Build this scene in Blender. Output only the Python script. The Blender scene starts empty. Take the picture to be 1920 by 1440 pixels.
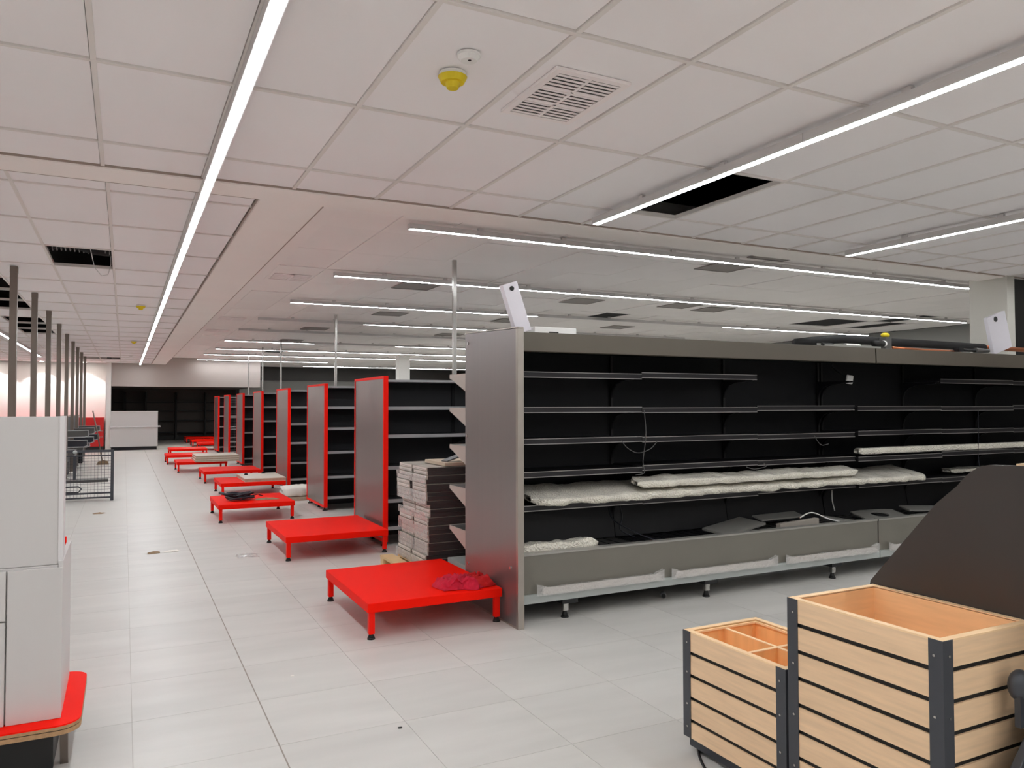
import bpy, math, random
from mathutils import Vector, Matrix, noise
random.seed(7)
S = bpy.context.scene
COL = S.collection

# ------------------------------------------------------------------ camera
FPX, YAW, PIT, ROL, CAMH = 1441.65, 0.46692931, 0.02783841, -0.00182217, 1.54
cy, sy, cp, sp = math.cos(YAW), math.sin(YAW), math.cos(PIT), math.sin(PIT)
fwd = Vector((sy*cp, cy*cp, sp)); rgt = Vector((cy, -sy, 0)); upv = rgt.cross(fwd)
r2 = rgt*math.cos(ROL) + upv*math.sin(ROL); u2 = upv*math.cos(ROL) - rgt*math.sin(ROL)
cam = bpy.data.cameras.new('camera'); cam.sensor_width = 36; cam.lens = FPX/1920*36; cam.clip_end = 200; cam.clip_start = 0.05
co = bpy.data.objects.new('camera', cam); COL.objects.link(co)
m = Matrix((r2, u2, -fwd)).transposed().to_4x4(); m.translation = (0, 0, CAMH)
co.matrix_world = m
S.camera = co

# ------------------------------------------------------------------ world, exposure
w = bpy.data.worlds.new('world'); S.world = w; w.use_nodes = True
w.node_tree.nodes['Background'].inputs[0].default_value = (0.02, 0.02, 0.02, 1)
w.node_tree.nodes['Background'].inputs[1].default_value = 0.2
S.view_settings.view_transform = 'Standard'; S.view_settings.look = 'None'
S.view_settings.gamma = 1.0; S.view_settings.use_curve_mapping = False
S.view_settings.exposure = 0.75
TUBE = 30.0            # emission of the LED diffusers
S.cycles.max_bounces = 10; S.cycles.diffuse_bounces = 7; S.cycles.glossy_bounces = 3
S.cycles.sample_clamp_indirect = 6.0

# ------------------------------------------------------------------ materials
def lin(c):
    return tuple(((v/255)/12.92 if v/255 <= .04045 else ((v/255+.055)/1.055)**2.4) for v in c)
M = {}
def mat(name, rgb, rough=.5, metal=0., var=0., vscale=3., bump=0., bscale=40., spec=.5, stretch=None, objvar=0., coat=0., detail=4., alpha=1., trans=0.):
    m = bpy.data.materials.new(name); m.use_nodes = True
    nt = m.node_tree; b = nt.nodes['Principled BSDF']
    b.inputs['Roughness'].default_value = rough; b.inputs['Metallic'].default_value = metal
    b.inputs['Specular IOR Level'].default_value = spec
    b.inputs['Coat Weight'].default_value = coat
    b.inputs['Alpha'].default_value = alpha
    b.inputs['Transmission Weight'].default_value = trans
    c = lin(rgb)
    tc = nt.nodes.new('ShaderNodeTexCoord'); src = tc.outputs['Object']
    if stretch:
        mp = nt.nodes.new('ShaderNodeMapping'); mp.inputs['Scale'].default_value = stretch
        nt.links.new(src, mp.inputs['Vector']); src = mp.outputs['Vector']
    if var or objvar:
        nz = nt.nodes.new('ShaderNodeTexNoise'); nz.inputs['Scale'].default_value = vscale; nz.inputs['Detail'].default_value = detail
        if objvar:
            oi = nt.nodes.new('ShaderNodeObjectInfo')
            ml = nt.nodes.new('ShaderNodeMath'); ml.operation = 'MULTIPLY'; ml.inputs[1].default_value = 37.
            nt.links.new(oi.outputs['Random'], ml.inputs[0])
            ad = nt.nodes.new('ShaderNodeVectorMath'); ad.operation = 'ADD'
            nt.links.new(src, ad.inputs[0]); nt.links.new(ml.outputs[0], ad.inputs[1]); nt.links.new(ad.outputs[0], nz.inputs['Vector'])
        else:
            nt.links.new(src, nz.inputs['Vector'])
        rp = nt.nodes.new('ShaderNodeMapRange'); rp.inputs[1].default_value = .25; rp.inputs[2].default_value = .75
        rp.inputs[3].default_value = 1-var; rp.inputs[4].default_value = 1+var
        nt.links.new(nz.outputs['Fac'], rp.inputs[0])
        out = rp.outputs[0]
        if objvar:
            r3 = nt.nodes.new('ShaderNodeMapRange'); r3.inputs[3].default_value = 1-objvar; r3.inputs[4].default_value = 1+objvar
            nt.links.new(oi.outputs['Random'], r3.inputs[0])
            mu = nt.nodes.new('ShaderNodeMath'); mu.operation = 'MULTIPLY'
            nt.links.new(out, mu.inputs[0]); nt.links.new(r3.outputs[0], mu.inputs[1]); out = mu.outputs[0]
        sc = nt.nodes.new('ShaderNodeVectorMath'); sc.operation = 'SCALE'; sc.inputs[0].default_value = c
        nt.links.new(out, sc.inputs['Scale']); nt.links.new(sc.outputs[0], b.inputs['Base Color'])
    else:
        b.inputs['Base Color'].default_value = (*c, 1)
    if bump:
        n2 = nt.nodes.new('ShaderNodeTexNoise'); n2.inputs['Scale'].default_value = bscale; n2.inputs['Detail'].default_value = 3
        nt.links.new(src, n2.inputs['Vector'])
        bp = nt.nodes.new('ShaderNodeBump'); bp.inputs['Strength'].default_value = bump; bp.inputs['Distance'].default_value = .01
        nt.links.new(n2.outputs['Fac'], bp.inputs['Height']); nt.links.new(bp.outputs[0], b.inputs['Normal'])
    M[name] = m
    return m
def emis(name, rgb, st):
    m = bpy.data.materials.new(name); m.use_nodes = True; b = m.node_tree.nodes['Principled BSDF']
    b.inputs['Base Color'].default_value = (.9, .9, .9, 1)
    b.inputs['Emission Color'].default_value = (*rgb, 1); b.inputs['Emission Strength'].default_value = st
    M[name] = m

mat('floor_tile', (201, 198, 193), .4, var=.075, vscale=2.4, objvar=.025, bump=.02, bscale=30, stretch=(.5, 2.2, 1), detail=8)
mat('grout', (172, 166, 158), .8)
mat('joint', (150, 140, 131), .8)
mat('shadow_line', (168, 152, 142), .8)  # brown stands in for the shade in the gaps along the ceiling edges
mat('tile_white', (246, 242, 243), .85, var=.012, vscale=1.5, objvar=.012, bump=.04, bscale=220)
mat('tee_white', (230, 224, 220), .6)
mat('plaster', (248, 242, 238), .85, var=.02, vscale=1.2, bump=.03, bscale=15)
mat('old_tile', (248, 243, 240), .9, var=.02, vscale=1., objvar=.018, bump=.1, bscale=300)
mat('void', (16, 15, 15), .9)
mat('duct', (120, 116, 116), .4, metal=.6)
mat('wall_white', (240, 238, 234), .8, var=.01, vscale=.6)
mat('wall_grey', (178, 168, 162), .85, var=.02, vscale=.7)
mat('wall_dark', (92, 84, 80), .7, var=.03)
mat('wall_mid', (160, 160, 156), .8)
mat('column', (205, 202, 194), .85, bump=.1, bscale=60)
mat('red', (255, 26, 9), .5, var=.02, vscale=3., bump=.01, bscale=90, spec=.06)
mat('red_edge', (250, 28, 14), .45, spec=.12)
mat('red_cabinet', (205, 22, 20), .4)
mat('panel_grey', (144, 137, 136), .34, metal=.75, var=.018, vscale=30, stretch=(1, 1, .02), bump=.01, bscale=400)
mat('steel', (176, 168, 160), .3, metal=.85, var=.05, vscale=8)
mat('shelf_dark', (30, 30, 33), .55, spec=.3)
mat('gondola_back', (46, 46, 50), .55)
mat('gondola_shelf', (48, 48, 51), .5)
mat('end_grey', (214, 206, 200), .45, objvar=.05, var=.03)
mat('rail_grey', (172, 172, 174), .35, metal=.3)
mat('frame_grey', (120, 120, 122), .4, metal=.3)
mat('bracket_light', (178, 168, 160), .5)
mat('fridge_black', (11, 11, 15), .5, var=.05, spec=.25)
mat('fridge_shelf', (27, 26, 29), .42, metal=.1, spec=.35)
mat('fridge_rail', (46, 44, 47), .3, metal=.5)
mat('fridge_lip', (158, 154, 152), .3, metal=.6)
mat('canopy', (97, 90, 80), .42, metal=.25, var=.03, vscale=5)
mat('kick', (122, 118, 109), .45, metal=.15, var=.03, vscale=4)
mat('bumper', (172, 177, 174), .42, var=.05, vscale=6)
mat('deck_grey', (92, 90, 88), .45, metal=.3, var=.05)
mat('light_metal', (170, 168, 162), .35, metal=.5)
mat('rubber', (18, 17, 17), .6)
mat('silver', (190, 188, 184), .25, metal=.9)
mat('oak', (238, 203, 164), .5, var=.09, vscale=5., stretch=(6, 1.0, 14), objvar=.03, detail=6)
mat('oak_x', (238, 203, 164), .5, var=.09, vscale=5., stretch=(1.0, 6, 14), objvar=.03, detail=6)
mat('oak_in', (246, 204, 154), .5, var=.07, vscale=4., stretch=(1.2, 1.2, 12), detail=6)
mat('pine', (250, 200, 138), .5, var=.1, vscale=4., stretch=(5, 5, 1.), detail=6)
mat('pine_rim', (252, 216, 170), .5, var=.05, vscale=6.)
mat('pallet', (224, 190, 140), .6, var=.08, vscale=5., stretch=(1, 8, 8))
mat('ply', (176, 138, 100), .7, var=.18, vscale=60.)
mat('post_dark', (72, 74, 80), .42, metal=.3, bump=.02, bscale=300)
mat('slot_black', (12, 11, 11), .6)
mat('fin', (62, 57, 54), .4, var=.02)
mat('cab_white', (206, 202, 200), .38)
mat('cab_edge', (222, 218, 218), .4)
mat('black_base', (26, 26, 27), .5)
mat('pole', (122, 112, 104), .38, metal=.7, var=.1, vscale=4, stretch=(1, 1, .6))
mat('chrome', (176, 172, 168), .22, metal=.9)
mat('light_housing', (205, 201, 200), .45)
mat('yellow', (226, 200, 20), .45)
mat('white_plastic', (235, 233, 230), .4)
mat('white_panel', (236, 232, 240), .35)
mat('vent_white', (246, 238, 237), .6)
mat('vent_grey', (150, 143, 138), .6, metal=.2)
mat('board', (226, 219, 206), .5, var=.03, vscale=4)
mat('board_edge', (186, 168, 148), .7, var=.1, vscale=30)
mat('wrapped', (178, 170, 160), .4, metal=.2, var=.06, vscale=3, objvar=.08)
mat('wrap_dark', (74, 68, 67), .4, metal=.2, objvar=.15, var=.05)
mat('strip_metal', (214, 206, 198), .4)
mat('cardboard', (196, 178, 158), .8)
mat('rag', (196, 16, 50), .9, var=.2, vscale=14, bump=.9, bscale=26)
mat('rag_red', (190, 14, 18), .9, var=.2, vscale=14, bump=.9, bscale=26)
mat('cable_dark', (30, 31, 42), .45)
mat('cable_grey', (86, 84, 84), .5)
mat('copper', (196, 120, 84), .3, metal=.9)
mat('foam', (34, 33, 34), .8, bump=.1, bscale=50)
mat('paper', (236, 232, 224), .8, bump=.3, bscale=20)
mat('tan', (150, 124, 96), .8)
mat('bag', (34, 36, 38), .3, bump=.5, bscale=18)
emis('tube', (.93, .97, 1.0), TUBE)
emis('downlight', (1, .96, .9), 120.)
def bubble():
    m = mat('bubble', (238, 232, 218), .16, var=.09, vscale=5, coat=.6)
    nt = m.node_tree; b = nt.nodes['Principled BSDF']
    vo = nt.nodes.new('ShaderNodeTexVoronoi'); vo.inputs['Scale'].default_value = 75; 
    nz = nt.nodes.new('ShaderNodeTexNoise'); nz.inputs['Scale'].default_value = 12
    tc = nt.nodes.new('ShaderNodeTexCoord')
    nt.links.new(tc.outputs['Object'], vo.inputs['Vector']); nt.links.new(tc.outputs['Object'], nz.inputs['Vector'])
    b1 = nt.nodes.new('ShaderNodeBump'); b1.inputs['Strength'].default_value = 1.0; b1.inputs['Distance'].default_value = .012
    b2 = nt.nodes.new('ShaderNodeBump'); b2.inputs['Strength'].default_value = .6; b2.inputs['Distance'].default_value = .03
    nt.links.new(vo.outputs['Distance'], b1.inputs['Height']); nt.links.new(nz.outputs['Fac'], b2.inputs['Height'])
    nt.links.new(b1.outputs[0], b2.inputs['Normal']); nt.links.new(b2.outputs[0], b.inputs['Normal'])
bubble()
def film():
    m = mat('film', (236, 233, 230), .12, alpha=.45, coat=.8)
    nt = m.node_tree; b = nt.nodes['Principled BSDF']
    nz = nt.nodes.new('ShaderNodeTexNoise'); nz.inputs['Scale'].default_value = 30; nz.inputs['Detail'].default_value = 6
    bp = nt.nodes.new('ShaderNodeBump'); bp.inputs['Strength'].default_value = 1.; bp.inputs['Distance'].default_value = .03
    tc = nt.nodes.new('ShaderNodeTexCoord'); nt.links.new(tc.outputs['Object'], nz.inputs['Vector'])
    nt.links.new(nz.outputs['Fac'], bp.inputs['Height']); nt.links.new(bp.outputs[0], b.inputs['Normal'])
film()
def floor_far():
    m = mat('floor_far', (204, 201, 195), .42)
    nt = m.node_tree; b = nt.nodes['Principled BSDF']
    tc = nt.nodes.new('ShaderNodeTexCoord')
    br = nt.nodes.new('ShaderNodeTexBrick'); br.offset = 0
    br.inputs['Color1'].default_value = (*lin((206, 203, 197)), 1); br.inputs['Color2'].default_value = (*lin((202, 199, 193)), 1)
    br.inputs['Mortar'].default_value = (*lin((186, 181, 174)), 1)
    br.inputs['Scale'].default_value = 1; br.inputs['Mortar Size'].default_value = .003
    br.inputs['Brick Width'].default_value = .595; br.inputs['Row Height'].default_value = .59
    mp = nt.nodes.new('ShaderNodeMapping'); mp.inputs['Location'].default_value = (-.05, -.09, 0)
    nt.links.new(tc.outputs['Object'], mp.inputs[0]); nt.links.new(mp.outputs[0], br.inputs['Vector'])
    nt.links.new(br.outputs['Color'], b.inputs['Base Color'])
floor_far()
def pegboard():
    m = M['fridge_black']; nt = m.node_tree; b = nt.nodes['Principled BSDF']
    tc = nt.nodes.new('ShaderNodeTexCoord'); vo = nt.nodes.new('ShaderNodeTexVoronoi')
    vo.inputs['Scale'].default_value = 30; vo.inputs['Randomness'].default_value = 0
    nt.links.new(tc.outputs['Object'], vo.inputs['Vector'])
    rp = nt.nodes.new('ShaderNodeMapRange'); rp.inputs[1].default_value = .1; rp.inputs[2].default_value = .2
    nt.links.new(vo.outputs['Distance'], rp.inputs[0])
    bp = nt.nodes.new('ShaderNodeBump'); bp.inputs['Strength'].default_value = .5; bp.inputs['Distance'].default_value = .004
    nt.links.new(rp.outputs[0], bp.inputs['Height']); nt.links.new(bp.outputs[0], b.inputs['Normal'])
pegboard()

# ------------------------------------------------------------------ mesh helpers
class MB:
    def __init__(s): s.v = []; s.f = []
    def box(s, x0, x1, y0, y1, z0, z1):
        n = len(s.v)
        s.v += [(x0,y0,z0),(x1,y0,z0),(x1,y1,z0),(x0,y1,z0),(x0,y0,z1),(x1,y0,z1),(x1,y1,z1),(x0,y1,z1)]
        s.f += [tuple(n+i for i in q) for q in ((3,2,1,0),(4,5,6,7),(0,1,5,4),(1,2,6,5),(2,3,7,6),(3,0,4,7))]
        return s
    def prism(s, pts, axis, a, b):
        """polygon pts (2D) extruded along axis from a to b; 2D = the other two axes in order"""
        n = len(s.v); k = len(pts)
        def P(p, t):
            return {'x': (t, p[0], p[1]), 'y': (p[0], t, p[1]), 'z': (p[0], p[1], t)}[axis]
        s.v += [P(p, a) for p in pts] + [P(p, b) for p in pts]
        s.f.append(tuple(n+i for i in range(k))[::-1]); s.f.append(tuple(n+k+i for i in range(k)))
        for i in range(k):
            j = (i+1) % k; s.f.append((n+i, n+j, n+k+j, n+k+i))
        return s
    def cyl(s, p0, p1, r0, r1=None, k=12):
        r1 = r0 if r1 is None else r1
        p0, p1 = Vector(p0), Vector(p1); d = (p1-p0).normalized()
        a = d.orthogonal().normalized(); b = d.cross(a); n = len(s.v)
        for p, r in ((p0, r0), (p1, r1)):
            for i in range(k):
                t = 2*math.pi*i/k; s.v.append(tuple(p+a*r*math.cos(t)+b*r*math.sin(t)))
        s.f.append(tuple(n+i for i in range(k))[::-1]); s.f.append(tuple(n+k+i for i in range(k)))
        for i in range(k):
            j = (i+1) % k; s.f.append((n+i, n+j, n+k+j, n+k+i))
        return s
    def tube(s, pts, r, k=6):
        pts = [Vector(p) for p in pts]; n = len(s.v); a = None
        for i, p in enumerate(pts):
            d = (pts[min(i+1, len(pts)-1)]-pts[max(i-1, 0)]).normalized()
            a = d.orthogonal().normalized() if a is None else (a-d*a.dot(d)).normalized()
            b = d.cross(a)
            for j in range(k):
                t = 2*math.pi*j/k; s.v.append(tuple(p+a*r*math.cos(t)+b*r*math.sin(t)))
        for i in range(len(pts)-1):
            for j in range(k):
                q = (j+1) % k; s.f.append((n+i*k+j, n+i*k+q, n+(i+1)*k+q, n+(i+1)*k+j))
        s.f.append(tuple(n+j for j in range(k))[::-1]); s.f.append(tuple(n+(len(pts)-1)*k+j for j in range(k)))
        return s
    def sphere(s, c, rx, ry, rz, k=12, h=8):
        n = len(s.v)
        for i in range(h+1):
            ph = math.pi*i/h
            for j in range(k):
                t = 2*math.pi*j/k
                s.v.append((c[0]+rx*math.sin(ph)*math.cos(t), c[1]+ry*math.sin(ph)*math.sin(t), c[2]+rz*math.cos(ph)))
        for i in range(h):
            for j in range(k):
                q = (j+1) % k; s.f.append((n+i*k+j, n+(i+1)*k+j, n+(i+1)*k+q, n+i*k+q))
        return s
    def mesh(s, name, material, smooth=False):
        me = bpy.data.meshes.new(name); me.from_pydata(s.v, [], s.f); me.update()
        me.materials.append(M[material])
        if smooth:
            for p in me.polygons: p.use_smooth = True
        return me
    def build(s, name, material, parent=None, smooth=False, bevel=0., loc=None, rot=None):
        return put(name, s.mesh(name, material, smooth), parent, loc, rot, bevel)
def put(name, me, parent=None, loc=None, rot=None, bevel=0.):
    o = bpy.data.objects.new(name, me); COL.objects.link(o)
    if parent: o.parent = parent
    if loc: o.location = loc
    if rot: o.rotation_euler = rot
    if bevel:
        b = o.modifiers.new('bevel', 'BEVEL'); b.width = bevel; b.segments = 2; b.limit_method = 'ANGLE'
    return o
def B(*a): return MB().box(*a)
def tag(o, label, cat, group=None):
    o['label'] = label; o['category'] = cat
    if group: o['group'] = group
    return o
def thing(name, label, cat, loc=(0,0,0), rz=0., group=None):
    o = bpy.data.objects.new(name, None); COL.objects.link(o); o.empty_display_size = .1
    o.location = loc; o.rotation_euler = (0, 0, rz)
    return tag(o, label, cat, group)
def struct(name, mb, material, label=None, parent=None):
    o = mb.build(name, material, parent)
    if parent is None: o['kind'] = 'structure'
    if label: o['label'] = label
    return o
def copy_tree(o, parent=None):
    c = o.copy(); COL.objects.link(c); c.parent = parent
    for ch in list(o.children): copy_tree(ch, c)
    return c

def lumpy(L, W, H, nx, ny, amp, seed, rnd=.35):
    """soft padded slab (bubble-wrapped parcel) with rounded, wavy edges; x 0..L, y -W/2..W/2, z 0..~H"""
    b = MB(); k = ny*2
    for i in range(nx+1):
        t = i/nx; x = t*L
        e = min(1, min(t, 1-t)*L/(H*.9)); sc = math.sqrt(max(0, 1-(1-e)**2))*.35+.65 if e < 1 else 1
        if i in (0, nx): sc = .55
        for j in range(k):
            a = 2*math.pi*j/k; c, s_ = math.cos(a), math.sin(a)
            q = .28
            yy = W/2*math.copysign(abs(c)**q, c); zz = H/2*math.copysign(abs(s_)**(q*1.6), s_)
            nn = noise.noise(Vector((x*6+seed*3.1, yy*7, zz*11+seed)))+.5*noise.noise(Vector((x*17+seed, yy*19, zz*25)))
            f = 1+amp*nn
            b.v.append((x + (amp*.05*nn), yy*sc*(1+.25*amp*nn), max(0, H/2+zz*sc*f)))
    for i in range(nx):
        for j in range(k):
            q = (j+1) % k; b.f.append((i*k+j, i*k+q, (i+1)*k+q, (i+1)*k+j))
    b.f.append(tuple(range(k))); b.f.append(tuple(nx*k+j for j in range(k))[::-1])
    return b
def crumple(sx, sy, nx, ny, amp, seed, lift=.02, freq=14.):
    """crumpled sheet lying on z=0, folds built from ridged noise, ragged outline"""
    b = MB()
    for i in range(nx+1):
        for j in range(ny+1):
            u, v_ = i/nx-.5, j/ny-.5
            d = Vector((noise.noise(Vector((u*3+seed, v_*3, 1))), noise.noise(Vector((u*3, v_*3+seed, 7))), 0))
            x = sx*u+d.x*sx*.22; y = sy*v_+d.y*sy*.3
            n1 = 1-abs(noise.noise(Vector((x*freq+seed, y*freq*1.7, 0))))*2
            n2 = 1-abs(noise.noise(Vector((x*freq*2.3, y*freq*2.3+seed, 3))))*2
            edge = min(1, 4*(.5-max(abs(u), abs(v_))))
            dome = math.sqrt(max(0, (1-4*u*u)*(1-4*v_*v_)))
            z = amp*dome*(.35+.45*max(0, n1)+.3*max(0, n2))+.002
            b.v.append((x, y, z))
    for i in range(nx):
        for j in range(ny):
            a = i*(ny+1)+j; b.f.append((a, a+ny+1, a+ny+2, a+1))
    return b

OR = ['first', 'second', 'third', 'fourth', 'fifth', 'sixth', 'seventh', 'eighth', 'ninth', 'tenth', 'eleventh', 'twelfth', 'thirteenth', 'fourteenth', 'fifteenth', 'sixteenth', 'seventeenth', 'eighteenth', 'nineteenth', 'twentieth', 'twenty-first', 'twenty-second', 'twenty-third', 'twenty-fourth']
# ------------------------------------------------------------------ floor
FX0, FX1, FY0, FY1 = -7.0, 17.0, -4.0, 39.0
floor = struct('floor', B(FX0, FX1, FY0, FY1, -.06, -.003), 'grout', 'pale grey porcelain tiled floor')
TX, TY, X0, Y0 = .595, .59, .05, .09
cols = range(-4, 15); rows = range(1, 19)
tl = B(.001, TX-.001, .001, TY-.001, -.012, 0).mesh('floor_tile', 'floor_tile')
used = set()
cand = []
for i in cols:
    for j in rows:
        x, y = X0+i*TX+TX/2, Y0+j*TY+TY/2
        d = (x*cy - y*sy); f_ = x*sy+y*cy
        if f_ < .6 or abs(d) > f_*.72+.6 or f_*f_ > 1: 
            if f_ < .6 or abs(d) > f_*.72+.6: continue
        if y > 4.9 and x > 3.2: continue
        cand.append((f_, i, j))
cand.sort()
for f_, i, j in cand[:298]:
    used.add((i, j)); put('floor_tile', tl, floor, (X0+i*TX, Y0+j*TY, 0))
ff = MB()
jmax = max(j for i, j in used)
for j in range(-7, 66):
    i = -12; run = None
    while i <= 29:
        free = (i, j) not in used and i < 29
        if free and run is None: run = i
        if (not free) and run is not None:
            x0 = max(FX0, X0+run*TX); x1 = min(FX1, X0+i*TX); y0 = max(FY0, Y0+j*TY); y1 = min(FY1, Y0+(j+1)*TY)
            if x1 > x0 and y1 > y0:
                n = len(ff.v); ff.v += [(x0,y0,0),(x1,y0,0),(x1,y1,0),(x0,y1,0)]; ff.f.append((n,n+1,n+2,n+3))
            run = None
        i += 1
o = ff.build('distant_tiling', 'floor_far', floor); o['kind'] = 'stuff'

B(X0+TX-.003, X0+TX+.003, .4, 31, -.003, .0006).build('movement_joint', 'joint', floor)
# ------------------------------------------------------------------ walls
struct('wall_left', B(FX0-.2, FX0, FY0, 31.4, 0, 3.9), 'wall_white', 'plain white side wall beyond the checkouts')
struct('wall_right', B(FX1, FX1+.2, FY0, FY1, 0, 3.9), 'wall_mid', 'grey side wall at the far end of the aisles')
struct('wall_front', B(FX0, FX1, FY0-.2, FY0, 0, 3.9), 'wall_white', 'white wall behind the viewpoint')
struct('wall_back', B(FX0, -.58, 31.3, 31.5, 0, 3.4), 'wall_white', 'white wall with scallops of light above red cabinets')
struct('wall_bulkhead', B(-.43, 4.7, 31.0, 31.3, 2.255, 3.6), 'wall_grey', 'grey bulkhead hanging above the dark alcove')
struct('wall_alcove', B(-.6, 4.75, 38.7, 38.9, 0, 2.6), 'wall_dark', 'dark back wall of the alcove')
struct('wall_alcove_side', B(-.6, -.5, 31.3, 38.7, 0, 2.6), 'wall_dark', 'dark side wall of the alcove')
struct('ceiling_alcove', B(-.6, 4.75, 31.3, 38.7, 2.30, 2.36), 'wall_dark', 'low dark ceiling of the alcove')
struct('wall_far', B(4.7, 17, 37.0, 37.2, 0, 2.72), 'wall_mid', 'pale grey lower wall behind the furthest aisle')
struct('wall_far_band', B(4.7, 17, 36.9, 37.2, 2.72, 3.6), 'fin', 'dark grey upper wall band behind the furthest aisle')
struct('column', B(-.58, -.43, 30.6, 31.4, 0, 3.2), 'wall_white', 'slim white pier between red cabinets and alcove')
struct('column', B(9.42, 9.57, 5.52, 5.98, 0, 3.3), 'column', 'pale concrete column behind the chiller row')
struct('wall_cladding', B(9.575, 10.9, 5.53, 5.66, 0, 3.06), 'black_base', 'dark panel beside the concrete column')
struct('column', B(8.75, 9.15, 26.3, 26.7, 0, 3.4), 'wall_white', 'white column rising behind the furthest shelves')

# ------------------------------------------------------------------ ceilings
ZC = 3.08; ZR = 3.33
struct('ceiling_void', B(FX0, FX1, FY0, FY1, 3.9, 4.0), 'void', 'black void above the suspended ceiling')
def tile_ceiling(name, label, xs, ys, holes, hx, mirror=False):
    root = bpy.data.objects.new(name, None); COL.objects.link(root); root['kind'] = 'structure'; root['label'] = label
    cache = {}
    for a in range(len(xs)-1):
        for b in range(len(ys)-1):
            if (a, b) in holes: continue
            w_, l_ = round(xs[a+1]-xs[a], 3), round(ys[b+1]-ys[b], 3)
            if (w_, l_) not in cache: cache[(w_, l_)] = B(.004, w_-.0155, .004, l_-.0165, 0, .016).mesh('ceiling_tile', 'tile_white')
            put('ceiling_tile', cache[(w_, l_)], root, (xs[a], ys[b], ZC+.005+random.uniform(0, .003)))
    for y in ys[1:-1]: B(xs[0], xs[-1], y-.012, y+.012, ZC-.003, ZC+.03).build('main_runner', 'tee_white', root)
    for x in xs[1:-1]: B(x-.012, x+.012, ys[0], ys[-1], ZC-.002, ZC+.03).build('cross_tee', 'tee_white', root)
    return root
xsF = [-3.14]+[-2.54+.6*k for k in range(0, 22)]
xsF = [round(v+0, 3) for v in xsF]          # ... -0.14, 0.46, 1.06, 1.66 ...
ysF = [-3.24, -2.05, -.86, .33, 1.5, 2.69, 3.86, 5.04, 5.55]
holeF = {(xsF.index(3.46), 6)}
cf = tile_ceiling('ceiling', 'white suspended tile ceiling over the foreground', xsF, ysF, holeF, None)
B(FX0, xsF[0], FY0, 5.55, ZC, ZC+.03).build('plain_border', 'plaster', cf)
B(xsF[-1], FX1, FY0, 5.55, ZC, ZC+.03).build('plain_border', 'plaster', cf)
B(xsF[0], xsF[-1], FY0, ysF[0], ZC, ZC+.03).build('plain_border', 'plaster', cf)
xsL = [-6.7+.6*k for k in range(0, 12)]
xsL = [round(-.71-.6*k, 3) for k in range(9, 0, -1)] + [-.71, -.12, .46, .87]
ysL = [5.89, 6.19] + [round(6.19+1.175*k, 3) for k in range(1, 21)] + [31.0]
ia = xsL.index(-.71); ib = xsL.index(-1.31); 
holesL = {(ia, 3), (ia-2, 5), (ia-2, 6), (ia-2, 7), (ia-2, 9), (ia-2, 10), (ia-2, 11), (ia, 19), (ia-1, 19)}
cl = tile_ceiling('ceiling', 'white suspended tile ceiling over the checkouts', xsL, ysL, holesL, None)
B(FX0, xsL[0], 5.89, 31.3, ZC, ZC+.03).build('plain_border', 'plaster', cl)
# plaster soffit band, L-shaped, a couple of centimetres proud, returning up to the higher ceiling
so = MB()
so.box(FX0, FX1, 5.56, 5.885, ZC-.012, ZC+.30); so.box(.878, 1.345, 5.885, 31.0, ZC-.012, ZC+.30)
struct('trim_1', so, 'plaster', 'plain plaster soffit band between the ceilings')
tr = MB()
tr.box(FX0, FX1, 5.545, 5.56, ZC-.004, ZC+.02)
struct('trim_2', tr, 'tee_white', 'thin edge trim where tiles meet the soffit')
tr = MB(); tr.box(.868, .88, 5.9, 31.0, ZC-.02, ZC+.02)
struct('trim_shadow_4', MB().box(1.342, 1.350, 5.885, 31.0, ZC-.016, ZC+.02), 'shadow_line', 'thin brown painted shadow line along the aisle edge of the soffit')  # coloured strip painted as the shadow gap at the soffit edge
struct('trim_shadow_5', MB().box(FX0, .868, 5.884, 5.889, ZC-.014, ZC+.01).box(FX0, FX1, 5.541, 5.545, ZC-.006, ZC+.02).box(.8655, .868, 5.89, 31, ZC-.021, ZC+.02), 'shadow_line', 'thin brown shadow lines along the ceiling edges')
struct('trim_3', tr, 'tee_white', 'thin edge trim beside the long light')
# higher mineral-tile ceiling over the aisles
cr = B(1.345, FX1, 5.885, 37.2, ZR+.02, ZR+.05).build('ceiling', 'void'); cr['kind'] = 'structure'; cr['label'] = 'higher old mineral-tile ceiling over the aisles'
rw, rl = .6, 1.2
holeR = {(11, 6), (19, 5), (20, 5), (21, 4), (22, 5), (4, 17)}
t1 = B(.002, rw-.003, .002, rl-.003, 0, .016).mesh('ceiling_tile', 'old_tile')
cnt = 0; far = MB(); far.box(1.35, 1.738, 5.89, 37.1, ZR+.001, ZR+.016)
for b in range(26):
    for a in range(25):
        x, y = 1.74+a*rw, 6.45+b*rl - 1.2
        if (a, b) in holeR: continue
        zz = ZR+random.uniform(0, .004)+(random.random() < .15)*.008
        f_ = x*sy+y*cy; d = x*cy-y*sy
        if b <= 11 and abs(d) < f_*.75 and cnt < 296 and y > 5.3:
            cnt += 1
            put('ceiling_tile', t1, cr, (x, y, zz) if y > 5.885 else (x, y+.64, zz))
        else: far.box(x+.002, x+rw-.002, y+.002 if y > 5.885 else 5.9, y+rl-.002, zz, zz+.016)
o = far.build('distant_ceiling_tiles', 'old_tile', cr); o['kind'] = 'stuff'
struct('wall_void_edge', B(1.345, FX1, 37.2, 37.3, 3.3, 3.9), 'void')

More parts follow.
